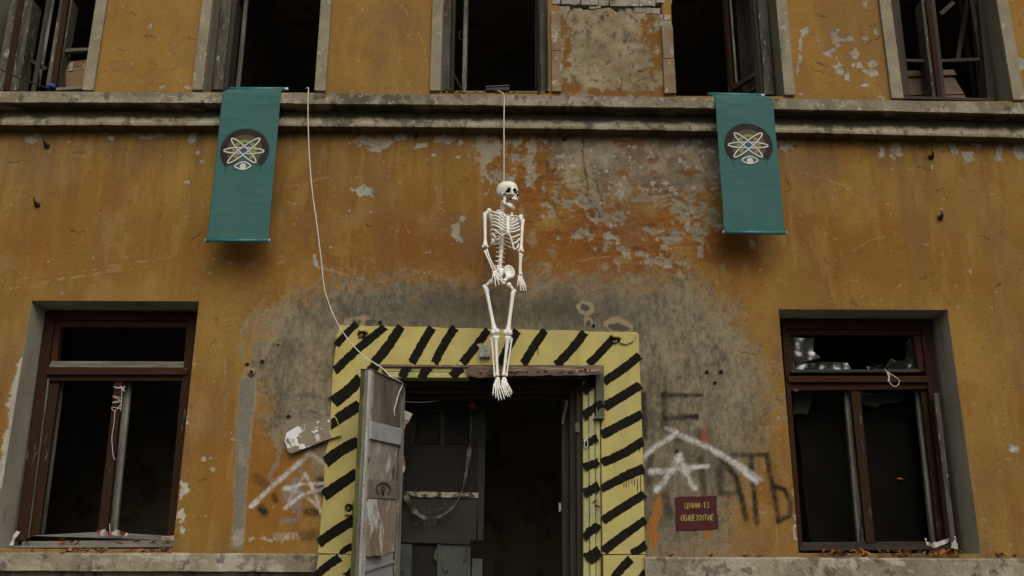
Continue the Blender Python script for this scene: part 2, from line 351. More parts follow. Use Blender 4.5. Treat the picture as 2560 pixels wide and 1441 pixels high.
# ------------------------------------------------------------------ the facade: one dense sheet with its weathering record
def build_wall():
    r2 = lambda a: np.round(a, 4)
    xs = np.concatenate([np.arange(-7, -5, .1), np.arange(-500, 500) * .01, np.arange(50, 71) * .1]); xs = np.unique(r2(xs))
    zs = np.concatenate([np.arange(0, 17) * .1, np.arange(170, 715) * .01, np.arange(72, 95) * .1]); zs = np.unique(r2(zs))
    nx, nz = len(xs), len(zs)
    XX, ZZ = np.meshgrid(xs, zs, indexing='ij')
    x = XX.ravel(); z = ZZ.ravel()
    PX, PY = proj(x, np.zeros_like(x), z)
    # warped survey coordinates make every drawn boundary ragged
    wxa = (fbm(x * 7, z * 7, 11, 5) - .5); wza = (fbm(x * 7, z * 7, 31, 5) - .5)
    wxf = (fbm(x * 38, z * 38, 41, 3) - .5); wzf = (fbm(x * 38, z * 38, 51, 3) - .5)
    qx = PX + wxa * 46 + wxf * 16; qy = PY + wza * 46 + wzf * 16
    f_low = fbm(x * 1.1, z * 1.1, 3, 4); f_mid = fbm(x * 4, z * 4, 5, 5); f_hi = fbm(x * 17, z * 17, 7, 4); f_v = fbm(x * 9, z * 1.3, 9, 5); f_vf = fbm(x * 34, z * 7, 13, 4)
    f_xf = fbm(x * 48, z * 48, 15, 2); f_x2 = fbm(x * 26, z * 26, 19, 4)
    C = np.empty((len(x), 3)); disp = (f_mid - .5) * .006 + (f_hi - .5) * .002
    def lay(m, c):
        c = np.asarray(c); C[:] = C * (1 - m[:, None]) + (c if c.ndim == 2 else c[None, :]) * m[:, None]
    def mixc(a, b, t): return np.asarray(a)[None, :] * (1 - t[:, None]) + np.asarray(b)[None, :] * t[:, None]
    def ell(cx, cy, rx, ry, X=None, Y=None):
        return np.sqrt((((qx if X is None else X) - cx) / rx) ** 2 + (((qy if Y is None else Y) - cy) / ry) ** 2)
    def sdf(poly, X, Y):
        d = np.full(len(X), 1e18); ins = np.zeros(len(X), bool); n = len(poly)
        for i in range(n):
            ax, ay = poly[i]; bx, by = poly[(i + 1) % n]
            ex, ey = bx - ax, by - ay; wx, wy = X - ax, Y - ay
            t = np.clip((wx * ex + wy * ey) / (ex * ex + ey * ey), 0, 1)
            d = np.minimum(d, (wx - ex * t) ** 2 + (wy - ey * t) ** 2)
            c = ((ay > Y) != (by > Y)) & (X < ex * (Y - ay) / (ey if abs(ey) > 1e-9 else 1e-9) + ax)
            ins ^= c
        d = np.sqrt(d); return np.where(ins, -d, d)
    def stroke(pts, X=None, Y=None):
        X = PX if X is None else X; Y = PY if Y is None else Y
        d = np.full(len(X), 1e9)
        for (ax, ay), (bx, by) in zip(pts[:-1], pts[1:]):
            ex, ey = bx - ax, by - ay; wx, wy = X - ax, Y - ay
            t = np.clip((wx * ex + wy * ey) / max(ex * ex + ey * ey, 1e-6), 0, 1)
            d = np.minimum(d, np.hypot(wx - ex * t, wy - ey * t))
        return d
    # --- ochre limewash
    C[:] = mixc((.202, .108, .024), (.262, .152, .037), np.clip((f_low - .3) * 2.2, 0, 1))
    lay(sstep(.5, .72, f_mid) * .5, (.215, .09, .022))
    lay(sstep(.52, .75, f_v) * .45, (.19, .082, .024))
    lay(sstep(.62, .8, fbm(x * 2.3, z * 2.3, 71, 5)) * .6, (.26, .15, .055))
    up = sstep(6.1, 5.9, z); lay((1 - up) * .7, mixc((.235, .122, .029), (.28, .155, .042), f_mid))
    # rusty orange belt across the middle of the front
    belt = np.exp(-((PY - 600) / 130) ** 2) * sstep(500, 900, PX) * sstep(2300, 1900, PX)
    lay(belt * sstep(.2, .55, f_mid) * .85, (.175, .066, .015))
    lay(sstep(1350, 1100, PY) * 0 + np.exp(-((PY - 1250) / 170) ** 2) * np.exp(-((PX - 640) / 130) ** 2) * .5, (.235, .088, .014))
    # dirt washed down from the ledge and grime above the lower course
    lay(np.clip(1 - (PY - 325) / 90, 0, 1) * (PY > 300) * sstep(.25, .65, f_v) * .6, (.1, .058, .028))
    lay(sstep(1300, 1385, PY) * sstep(.35, .65, f_mid) * .45, (.13, .09, .05))
    lay(np.exp(-((PX - 1960) / 30) ** 2) * np.exp(-((PY - 850) / 160) ** 2) * .3, (.12, .08, .04))
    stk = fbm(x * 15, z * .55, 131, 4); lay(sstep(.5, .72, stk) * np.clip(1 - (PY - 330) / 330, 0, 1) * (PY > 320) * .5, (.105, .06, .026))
    lay(sstep(.5, .7, fbm(x * 3.2, z * 1.2, 133, 6)) * .24, (.14, .082, .034)); lay(sstep(.58, .72, fbm(x * 11, z * 2.4, 135, 5)) * .35, (.29, .175, .06))
    lay(np.exp(-((PX - 1960) / 90) ** 2) * np.exp(-((PY - 660) / 40) ** 2) * 0, (.1, .06, .03))
    # --- grey cement field round the doorway
    G = [(655, 775), (700, 742), (760, 728), (800, 708), (870, 690), (960, 690), (1060, 700), (1150, 706), (1260, 700), (1340, 690), (1420, 688), (1500, 700), (1600, 690), (1720, 690), (1775, 735), (1838, 770), (1862, 810), (1885, 850), (1925, 930), (1935, 1010), (1925, 1080), (1905, 1120), (1870, 1180), (1840, 1230), (1832, 1300), (1820, 1400), (1700, 1420), (1610, 1420), (1400, 1200), (1000, 1200), (900, 1420), (800, 1190), (740, 1110), (700, 1085), (668, 1040), (650, 985), (630, 930), (620, 880), (640, 820)]
    s = sdf(G, PX + wxa * 90 + wxf * 30, PY + wza * 60 + wzf * 30)
    flk = (f_hi - .5) * 70 + (f_x2 - .5) * 110 + (f_xf - .5) * 30
    core = sstep(16, -22, s + flk * .85) * (.82 + .18 * sstep(0, -60, s))
    halo = sstep(40, 0, s + flk * 1.3) * sstep(.42, .56, f_hi)
    lay(halo * .8, (.24, .165, .085))
    warm = core * sstep(.46, .6, fbm(x * 2.1, z * 2.1, 141, 5)) * (1 - np.exp(-((PY - 770) / 75) ** 2))
    gt = np.clip((f_vf * .16 + fbm(x * 70, z * 26, 23, 3) * .3 + f_x2 * .27 + f_mid * .27 - .37) * 3.7 + (f_low - .5) * 1.1, 0, 1)
    gcol = mixc((.085, .074, .049), (.225, .187, .118), gt)
    lintel = np.exp(-((PY - 770) / 75) ** 2) * sstep(820, 980, PX) * sstep(1720, 1540, PX)
    gcol = gcol * (1 - lintel[:, None] * .75) + mixc((.08, .071, .052), (.125, .112, .084), gt) * lintel[:, None] * .75
    rightl = sstep(1600, 1660, PX) * sstep(950, 1250, PY)
    gcol = gcol * (1 - .35 * rightl[:, None]) + mixc((.09, .074, .052), (.22, .178, .115), f_vf) * .35 * rightl[:, None]
    lay(core, gcol)
    lay(warm * .5, mixc((.15, .115, .068), (.26, .2, .12), gt))
    lay(core * sstep(-90, -12, s) * sstep(.5, .62, f_hi) * .75, (.225, .165, .09))
    lay(core * sstep(-60, -5, s) * sstep(.60, .66, f_xf) * .8, (.26, .11, .03))
    disp += core * .003
    for cx, cy, rx, ry in ((700, 1000, 20, 60), (770, 990, 70, 8), (1130, 760, 120, 60), (1400, 780, 110, 50), (720, 880, 40, 70)):
        lay(core * np.clip(1.2 - ell(cx, cy, rx, ry), 0, 1) * .5, (.05, .043, .03))
    # ochre tongues left of the door, where the cement ran out
    for cx, cy, rx, ry in ((1640, 1300, 16, 80), (1778, 1300, 10, 45)):
        lay(sstep(1.15, .9, ell(cx, cy, rx, ry)), (.27, .11, .025))
    for pts, wd in (([(770, 1090), (752, 1150), (748, 1190)], 5), ([(700, 1080), (690, 1150), (683, 1200)], 4), ([(735, 1050), (712, 1120)], 10), ([(640, 770), (605, 850), (596, 900)], 2)):
        lay(sstep(wd + 3, wd - 1, stroke(pts, qx, qy)) * .8, (.19, .165, .12))
    # --- the flaked field right of the skeleton
    B1 = [(1350, 335), (1362, 372), (1390, 400), (1400, 450), (1428, 470), (1462, 472), (1470, 545), (1500, 540), (1522, 505), (1600, 485), (1680, 500), (1730, 490), (1790, 480), (1815, 430), (1815, 335)]
    B2 = [(1215, 335), (1340, 335), (1420, 430), (1480, 520), (1560, 480), (1800, 470), (1860, 520), (1850, 600), (1760, 650), (1700, 690), (1560, 680), (1460, 640), (1380, 620), (1330, 560), (1300, 470), (1220, 430)]
    s1 = sdf(B1, qx, qy); s2 = sdf(B2, PX + wxa * 120, PY + wza * 120)
    r2m = sstep(30, -30, s2 + (f_mid - .5) * 60)
    lay(r2m * sstep(.3, .55, f_mid) * .75, mixc((.2, .068, .014), (.125, .05, .016), sstep(.45, .65, f_hi)))
    disp += r2m * ((fbm(x * 14, z * 22, 81, 4) - .5) * .022)
    rr = fbm(x * 5, z * 5, 83, 4)
    m1 = sstep(10, -8, s1 + (f_hi - .5) * 60 + (f_x2 - .5) * 80)
    lay(m1, mixc((.125, .108, .072), (.28, .24, .165), np.clip((rr * .5 + f_hi * .5 - .32) * 3, 0, 1)))
    lay(m1 * sstep(.6, .65, fbm(x * 8, z * 8, 87, 4)) * .85, (.2, .08, .022))
    lay(m1 * sstep(.56, .66, fbm(x * 3.4, z * 3.4, 89, 4)) * .55, (.06, .05, .034))
    lay(m1 * sstep(.66, .7, fbm(x * 20, z * 20, 91, 3)), (.36, .34, .29))
    lay(sstep(1.1, .7, ell(1448, 448, 36, 40)) * .8, (.235, .175, .09))
    disp += m1 * ((fbm(x * 10, z * 10, 93, 4) - .5) * .02 + .004)
    # beige scabs
    SC_ = [(1472, 500, 30, 20), (1482, 530, 22, 22), (1520, 545, 30, 16), (1550, 540, 20, 14), (1620, 500, 50, 10), (1700, 520, 20, 30), (1712, 540, 14, 22), (1740, 515, 28, 18), (1780, 540, 22, 26), (1800, 560, 18, 18), (1752, 585, 22, 26), (1760, 606, 12, 18), (1690, 588, 32, 8), (1665, 600, 24, 12), (1655, 625, 20, 14), (1600, 625, 20, 10), (1545, 625, 18, 12), (1518, 610, 8, 16), (1522, 575, 6, 26), (1395, 600, 7, 22), (1455, 578, 26, 12), (1475, 588, 6, 14), (1440, 590, 16, 10), (1640, 572, 30, 10), (1390, 482, 12, 18), (1425, 470, 12, 8), (1380, 530, 16, 10), (1360, 508, 14, 8), (1430, 505, 22, 10), (1640, 655, 40, 10), (1700, 650, 20, 10), (1240, 440, 12, 20), (1285, 440, 14, 12), (1335, 440, 8, 22), (1330, 400, 8, 40), (1300, 395, 18, 14), (1222, 460, 6, 22)]
    for cx, cy, rx, ry in SC_:
        e = ell(cx, cy, rx, ry); mm = sstep(1.0, .85, e + (f_hi - .5) * 1.5 + (f_x2 - .5) * 2.2)
        lay(mm * .9, mixc((.17, .14, .09), (.27, .24, .175), f_hi)); disp += mm * .005
    scat = sstep(60, -40, s2) * sstep(.67, .70, fbm(x * 11, z * 11, 97, 4))
    lay(scat * .85, (.27, .24, .18)); disp += scat * .004
    # lime runs under the ledge
    for cx, cy, rx, ry in ((1205, 370, 16, 60), (1228, 375, 18, 36), (1243, 360, 14, 24), (1218, 420, 5, 60), (1290, 352, 22, 12), (1328, 380, 10, 50)):
        lay(sstep(1.15, .8, ell(cx, cy, rx, ry) + (f_vf - .5) * 1.6 + (f_x2 - .5) * 1.6) * .85, (.27, .235, .17))
    lay(sstep(1.3, .3, ell(1200, 480, 7, 150, PX, PY)) * .35, (.27, .15, .06))
    # --- single chips
    CH = [(80, 350, 16, 10), (92, 340, 8, 6), (375, 341, 34, 5), (480, 347, 14, 11), (345, 337, 10, 3), (262, 333, 8, 3), (280, 345, 8, 4), (505, 404, 8, 7), (492, 382, 6, 5), (912, 478, 26, 12), (900, 470, 10, 6), (935, 358, 36, 12), (952, 368, 22, 14), (1002, 345, 12, 10), (905, 350, 12, 7), (1048, 364, 12, 6), (1108, 350, 20, 9), (1148, 358, 8, 7), (1088, 390, 5, 4), (945, 375, 18, 10), (1150, 390, 7, 4), (1965, 368, 18, 12), (1950, 355, 12, 8), (2204, 378, 8, 14), (2240, 375, 13, 18), (2234, 390, 8, 10), (2385, 372, 9, 20), (2420, 392, 12, 12), (2440, 362, 10, 6), (2500, 378, 8, 20), (2545, 378, 15, 20), (2330, 352, 10, 4), (2330, 415, 3, 8), (2532, 1122, 7, 5), (510, 1150, 6, 5), (528, 1145, 4, 3), (535, 1175, 4, 4), (1140, 580, 12, 26), (1155, 548, 8, 8), (790, 655, 5, 12), (468, 455, 5, 4), (120, 380, 4, 3), (1790, 1258, 3, 3)]
    # chips on the upper piers
    CH += [(375, 65, 4, 8), (905, 22, 3, 3), (1020, 90, 3, 3), (935, 143, 4, 4), (2010, 82, 9, 14), (2003, 110, 4, 20), (2000, 145, 5, 14), (1993, 170, 3, 14), (2085, 85, 6, 10), (2092, 105, 10, 18), (2078, 128, 8, 6), (2070, 135, 9, 9), (2110, 97, 8, 5), (2125, 95, 9, 5), (2138, 134, 10, 14), (2090, 143, 5, 4), (2098, 163, 10, 9), (2106, 175, 8, 10), (2120, 195, 7, 11), (2133, 163, 5, 6), (2150, 165, 6, 7), (2165, 180, 12, 4), (2182, 160, 11, 9), (2184, 182, 12, 8), (2166, 97, 7, 5), (2160, 210, 7, 4), (2165, 10, 7, 12), (2190, 82, 4, 8), (2048, 100, 4, 3), (2095, 70, 4, 3), (405, 218, 8, 3), (465, 218, 7, 3), (2200, 240, 9, 4), (2002, 234, 6, 3), (2552, 160, 8, 12)]
    for cx, cy, rx, ry in CH:
        X = PX + wxa * 14 + wxf * 7; Y = PY + wza * 14 + wzf * 7
        mm = sstep(1.12, .95, ell(cx, cy, rx, ry, X, Y) + (f_hi - .5) * 1.2 + (f_x2 - .5) * 2.0)
        edge = sstep(1.6, 1.1, ell(cx, cy, rx, ry, X, Y) + (f_hi - .5) * 1.2 + (f_x2 - .5) * 2.0)
        lay(edge * .35, (.14, .07, .025))
        lay(mm, mixc((.25, .225, .165), (.36, .335, .27), f_hi)); disp += mm * .004
    # random pin chips everywhere on the ochre
    rc = sstep(.83, .85, fbm(x * 21, z * 21, 101, 3)) * (1 - core) * (1 - m1)
    lay(rc * .75, (.33, .28, .2))
    lay(sstep(.77, .82, fbm(x * 26, z * 26, 103, 3)) * (1 - core) * .5, (.1, .05, .02))
    lay(sstep(.5, .7, fbm(x * 2.6, z * .9, 107, 5)) * (1 - core) * .35, (.15, .085, .04))
    lay(sstep(.55, .75, fbm(x * 1.7, z * 1.7, 109, 6)) * (1 - core) * .4, (.17, .105, .05))
    # patched-over ghost shapes on the piers
    for cx, cy, rx, ry in ((300, 165, 26, 10), (340, 180, 50, 5), (420, 168, 30, 5), (260, 20, 30, 30), (940, 120, 26, 36), (1005, 50, 12, 60)):
        e = ell(cx, cy, rx, ry); lay(np.exp(-((e - 1) / .12) ** 2) * .5 + sstep(1, .9, e) * .2, (.15, .085, .035))
    # --- the stripped pier between third and fourth window
    pier = (x > .42) & (x < 1.405) & (z > 5.9)
    pm = pier.astype(float)
    lay(pm, mixc((.155, .118, .066), (.275, .225, .14), np.clip((f_mid * .5 + f_hi * .5 - .3) * 2.6, 0, 1)))
    lay(pm * sstep(.62, .7, fbm(x * 13, z * 13, 111, 4)) * .45, (.23, .14, .06))
    lay(pm * sstep(.58, .72, fbm(x * 20, z * 12, 113, 4)) * sstep(160, 40, PY) * .85, (.045, .04, .026))
    lay(pm * sstep(.66, .74, fbm(x * 26, z * 26, 117, 3)) * .7, (.05, .042, .03))
    for poly in ([(1404, 40), (1424, 28), (1426, 120), (1430, 190), (1475, 222), (1660, 226), (1660, 240), (1404, 240)], [(1606, 44), (1630, 36), (1650, 60), (1664, 230), (1640, 232), (1622, 180), (1625, 140), (1605, 110)]):
        lay(pm * sstep(5, -3, sdf(poly, PX + wxa * 30 + wxf * 12, PY + wza * 20 + wzf * 12)) * sstep(.62, .52, fbm(x * 12, z * 12, 119, 4)), (.165, .078, .022))
    disp += pm * ((fbm(x * 9, z * 9, 121, 5) - .5) * .02)
    bare = pm * sstep(1, -1, PY - (22 + wxa * 26 + np.clip((PX - 1640) / 20, 0, 1) * 26))
    lay(bare, (.09, .078, .058)); disp += bare * .06
    # --- broken plaster beside the left window
    BR = [(64, 890), (40, 905), (34, 960), (22, 1000), (20, 1060), (8, 1130), (0, 1230), (12, 1240), (60, 1000), (70, 900)]
    bm_ = sstep(4, -4, sdf(BR, PX + wxa * 26 + wxf * 16, PY + wza * 26 + wzf * 16))
    lay(bm_, mixc((.26, .24, .2), (.48, .46, .41), f_hi)); disp += bm_ * (.012 + (f_hi - .5) * .03)
    for cx, cy, rx, ry in ((468, 1045, 5, 12), (456, 1220, 8, 20), (448, 1240, 6, 10), (450, 1290, 4, 18), (445, 1330, 5, 10), (1990, 1320, 4, 30), (1992, 1225, 4, 18)):
        mm = sstep(1.1, .9, ell(cx, cy, rx, ry)); lay(mm, (.4, .37, .31)); disp += mm * .006
    # --- the run of cement at the left of the doorway
    ST = [(606, 945), (640, 940), (636, 1000), (628, 1060), (626, 1120), (618, 1170), (612, 1260), (606, 1330), (602, 1372), (578, 1372), (584, 1300), (588, 1200), (592, 1120), (594, 1040), (600, 980)]
    ss = sdf(ST, PX + wxf * 5 + wxa * 8, PY); mm = sstep(1.5, -1.5, ss)
    lay(sstep(5, 1, ss) * .6, (.3, .24, .15))
    lay(mm, mixc((.145, .13, .1), (.195, .175, .135), f_mid)); disp -= mm * .008
    lay(sstep(1.1, .7, ell(610, 1140, 10, 30)) * .6, (.25, .22, .17)); lay(sstep(1.1, .8, ell(590, 1345, 14, 28)) * .7, (.3, .27, .2))
    # --- scars where fittings were torn off above the surround
    for cx, cy, rx, ry, c in ((1463, 772, 18, 20, (.245, .195, .12)), (1466, 808, 13, 14, (.235, .185, .11)), (1461, 770, 8, 10, (.075, .066, .05)), (1466, 813, 8, 9, (.07, .06, .045)), (1545, 812, 38, 18, (.245, .195, .12)), (1547, 818, 28, 9, (.075, .066, .05)), (890, 806, 34, 12, (.245, .19, .12)), (905, 797, 16, 8, (.27, .19, .12)), (885, 804, 11, 6, (.09, .075, .05)), (925, 806, 16, 6, (.08, .068, .05))):
        X = PX + wxa * 22 + wxf * 7; Y = PY + wza * 22 + wzf * 7
        lay(sstep(1.08, .95, ell(cx, cy, rx, ry, X, Y)), c)
    # --- scratches
    SCR = [([(0, 727), (120, 705), (250, 680), (430, 641)], 1.4), ([(5, 700), (140, 690), (300, 662), (420, 645)], 1.1), ([(60, 725), (200, 690), (330, 672)], .9), ([(540, 655), (640, 660), (770, 655)], .8), ([(690, 640), (800, 668), (900, 695), (1000, 715)], 1.2), ([(640, 648), (760, 660), (870, 690)], 1.0), ([(520, 500), (600, 520), (700, 470), (860, 435)], .7), ([(1350, 688), (1440, 655), (1530, 640)], 1.2), ([(1765, 600), (1785, 660), (1795, 715)], .9), ([(1320, 640), (1420, 690)], .8), ([(2000, 430), (2060, 445), (2130, 470)], .8), ([(1975, 330), (1965, 420)], .9), ([(2100, 640), (2180, 600), (2240, 585)], .7), ([(2360, 420), (2430, 470)], .8), ([(600, 850), (612, 780)], 1.4), ([(608, 860), (622, 790)], 1.0), ([(1005, 10), (1030, 60), (1060, 110), (1072, 200)], 1.3), ([(1878, 1068), (1975, 1070)], .9), ([(1905, 1140), (1935, 1260), (1945, 1370)], .9), ([(1920, 990), (1921, 1130)], .8), ([(700, 1060), (770, 1040)], .7), ([(520, 740), (560, 900), (566, 1100)], .6), ([(1200, 640), (1212, 700)], .9), ([(1100, 520), (1150, 560)], .8)]
    for pts, wd in SCR:
        d = stroke(pts, PX + wxa * 10 + wxf * 3, PY + wza * 10 + wzf * 3)
        lay(sstep(wd + 1.6, wd * .5, d) * sstep(.4, .6, f_hi) * .5, (.34, .235, .12))
    # --- cracks
    CR = [([(1452, 330), (1458, 400), (1462, 430), (1470, 480), (1478, 510), (1500, 540)], 1.6), ([(1463, 435), (1490, 450), (1500, 480), (1515, 530)], 1.4), ([(1590, 200), (1615, 196)], 1), ([(1480, 200), (1495, 205), (1515, 203)], 1.3), ([(1440, 195), (1452, 210), (1445, 222)], 1), ([(1555, 195), (1550, 230)], .9), ([(1368, 400), (1365, 428), (1378, 432), (1392, 430)], 1.6), ([(2290, 415), (2320, 425), (2335, 418)], 1.0), ([(2300, 360), (2310, 372)], 1.5), ([(2080, 745), (2081, 765)], 1), ([(2130, 752), (2145, 765)], 1), ([(1960, 440), (1975, 470), (1965, 480)], 1)]
    rs = np.random.RandomState(5)
    for i in range(70):
        cx = rs.uniform(20, 2540); cy = rs.choice([rs.uniform(30, 225), rs.uniform(350, 720), rs.uniform(720, 1370)])
        a = rs.uniform(-.5, .5); ln = rs.uniform(10, 40)
        CR.append(([(cx, cy), (cx + ln * .5 * math.cos(a) + rs.uniform(-4, 4), cy + ln * .5 * math.sin(a) + rs.uniform(-4, 6)), (cx + ln * math.cos(a), cy + ln * math.sin(a) + rs.uniform(-6, 6))], .7))
    for pts, wd in CR:
        bx = [p[0] for p in pts]; by = [p[1] for p in pts]
        sel = np.where((PX > min(bx) - 30) & (PX < max(bx) + 30) & (PY > min(by) - 30) & (PY < max(by) + 30))[0]
        if not len(sel): continue
        d = stroke(pts, (PX + wxa * 16 + wxf * 9)[sel], (PY + wza * 16 + wzf * 9)[sel])
        mm = sstep(wd + 1.5, wd * .4, d) * .75; C[sel] = C[sel] * (1 - mm[:, None]) + np.array([[.045, .026, .012]]) * mm[:, None]; disp[sel] += mm * .004
    # --- sprayed paint
    def spray(pts, wd, soft, a, col, gr=.55):
        d = stroke(pts, PX + wxf * 3, PY + wzf * 3)
        mm = sstep(wd + soft, wd * .35, d) * a * (1 - gr + gr * sstep(.3, .62, f_hi * .5 + f_xf * .5))
        lay(mm, col)
    K = (.018, .016, .013); W = (.52, .51, .48)
    for pts, wd, sf, a in (([(1661, 984), (1662, 1070)], 7, 12, .75), ([(1655, 988), (1752, 988)], 4, 10, .8), ([(1664, 1046), (1740, 1042)], 6, 9, .85), ([(1738, 1042), (1740, 1044)], 8, 6, .7), ([(1609, 985), (1612, 1095)], 6, 10, .75), ([(1745, 1080), (1748, 1095)], 9, 12, .5), ([(1690, 1092), (1700, 1096)], 8, 14, .6), ([(1831, 1138), (1918, 1138)], 5, 10, .7), ([(1876, 1141), (1886, 1240), (1892, 1307)], 6, 10, .8), ([(1916, 1138), (1934, 1230), (1947, 1302)], 6, 9, .9), ([(1936, 1217), (1962, 1224), (1976, 1256), (1974, 1290), (1945, 1304)], 5, 10, .85), ([(1802, 1147), (1840, 1193), (1857, 1260), (1866, 1298)], 7, 10, .8), ([(1628, 1140), (1620, 1210)], 8, 12, .6), ([(1662, 1238), (1676, 1290)], 9, 14, .6), ([(1750, 1145), (1762, 1235)], 7, 12, .55), ([(1800, 1170), (1800, 1225)], 9, 12, .6), ([(1692, 1128), (1696, 1134)], 4, 6, .8), ([(1800, 1235), (1838, 1232)], 6, 8, .5), ([(652, 1272), (660, 1280)], 11, 12, .8), ([(685, 1240), (690, 1252)], 6, 10, .6), ([(640, 1195), (660, 1210)], 10, 18, .45), ([(770, 1280), (810, 1284)], 12, 6, .8), ([(800, 1200), (806, 1230)], 12, 10, .7), ([(760, 1340), (800, 1335)], 14, 16, .45)):
        spray(pts, wd, sf * .55, min(1, a * 1.2), K, .4)
    lay(sstep(1.2, .7, ell(1766, 1092, 14, 28)) * .55, (.19, .045, .025)); lay(sstep(1.2, .6, ell(1814, 1245, 7, 6)) * .8, (.16, .02, .02)); lay(sstep(1.3, .5, ell(1808, 1290, 5, 14)) * .5, (.2, .24, .06))
    lay(sstep(1.2, .8, ell(735, 1240, 24, 34)) * .55, (.2, .19, .19)); lay(sstep(1.2, .6, ell(725, 1305, 34, 8) + (f_vf - .5) * 1.5) * .7, (.17, .17, .16)); lay(sstep(1.2, .7, ell(755, 1275, 6, 22)) * .6, (.19, .18, .17))
    for pts, wd, sf, a in (([(1600, 1150), (1645, 1112), (1692, 1085)], 5, 10, .85), ([(1665, 1070), (1692, 1080)], 4, 9, .5), ([(1692, 1085), (1770, 1118), (1830, 1155), (1892, 1205)], 6, 10, .82), ([(1860, 1180), (1893, 1206)], 5, 5, .9), ([(1790, 1128), (1850, 1160), (1905, 1200)], 3, 7, .6), ([(1628, 1180), (1650, 1178)], 9, 9, .8), ([(1628, 1180), (1690, 1176), (1740, 1168)], 5, 12, .5), ([(1735, 1168), (1768, 1166)], 7, 5, .95), ([(1700, 1138), (1678, 1180), (1642, 1226)], 6, 10, .75), ([(1640, 1224), (1660, 1208)], 7, 6, .8), ([(1700, 1138), (1718, 1185), (1738, 1220)], 6, 9, .75), ([(1722, 1208), (1738, 1222)], 7, 5, .85), ([(1690, 1150), (1715, 1180)], 14, 16, .35),
                              ([(630, 1264), (700, 1200), (765, 1142)], 6, 8, .8), ([(628, 1266), (640, 1256)], 8, 6, .85), ([(770, 1130), (812, 1158)], 5, 9, .6), ([(712, 1224), (750, 1212), (815, 1208)], 3.5, 6, .75), ([(712, 1222), (716, 1220)], 7, 5, .85), ([(764, 1184), (790, 1240), (806, 1290)], 4.5, 5, .85), ([(764, 1184), (745, 1215), (724, 1250)], 4, 6, .6), ([(712, 1270), (752, 1240)], 6, 5, .85), ([(720, 1224), (748, 1232), (754, 1238)], 4, 5, .7), ([(756, 1236), (790, 1262), (806, 1284)], 4, 5, .75), ([(760, 1236), (810, 1222)], 4, 5, .6)):
        spray(pts, wd * .78, sf * .65, a * .9, W, .7)
    spray([(2530, 1120), (2540, 1124)], 4, 8, .8, W)
    for k in range(9): spray([(685 + k * 7, 1334), (689 + k * 7 + rs.uniform(-3, 3), 1348)], 1.2, 2.5, .7, (.4, .36, .28))
    for cx, cy, rx, ry in ((670, 1345, 20, 4), (580, 1345, 14, 4), (710, 1344, 10, 4), (618, 1352, 8, 5)): lay(sstep(1.2, .8, ell(cx, cy, rx, ry)) * .8, (.36, .31, .22))
    # bolt leaks
    lay(sstep(1.3, .2, ell(1788, 1010, 24, 55, PX, PY)) * .45, (.085, .07, .05)); lay(sstep(1.2, .8, ell(1788, 958, 22, 20)) * .6, (.16, .115, .065))
    lay(sstep(1.2, .6, ell(625, 932, 26, 16)) * .75, (.27, .19, .11)); lay(sstep(1.2, .4, ell(1462, 800, 6, 20, PX, PY)) * 0, (.1, .05, .02))
    # faces, without the openings
    i, j = np.meshgrid(np.arange(nx - 1), np.arange(nz - 1), indexing='ij')
    cx = (xs[:-1] + xs[1:])[i] / 2; cz = (zs[:-1] + zs[1:])[j] / 2
    keep = np.ones(cx.shape, bool)
    edge = np.ones(len(x))
    for a, b, c, d in OPEN.values():
        keep &= ~((cx > a) & (cx < b) & (cz > c) & (cz < d))
        on = (x > a - .006) & (x < b + .006) & (z > c - .006) & (z < d + .006); edge[on] = 0
    disp = disp * (.3 + .7 * edge)
    I = (i * nz + j)[keep]
    Fq = np.stack([I, I + nz, I + nz + 1, I + 1], 1)
    used = np.unique(Fq); remap = np.full(len(x), -1); remap[used] = np.arange(len(used))
    V = np.stack([x, disp, z], 1)[used]
    np_mesh('facade_wall', V, remap[Fq], m_wall, HOUSE, {'Col': np.clip(C, .004, .8)[used]})
build_wall()

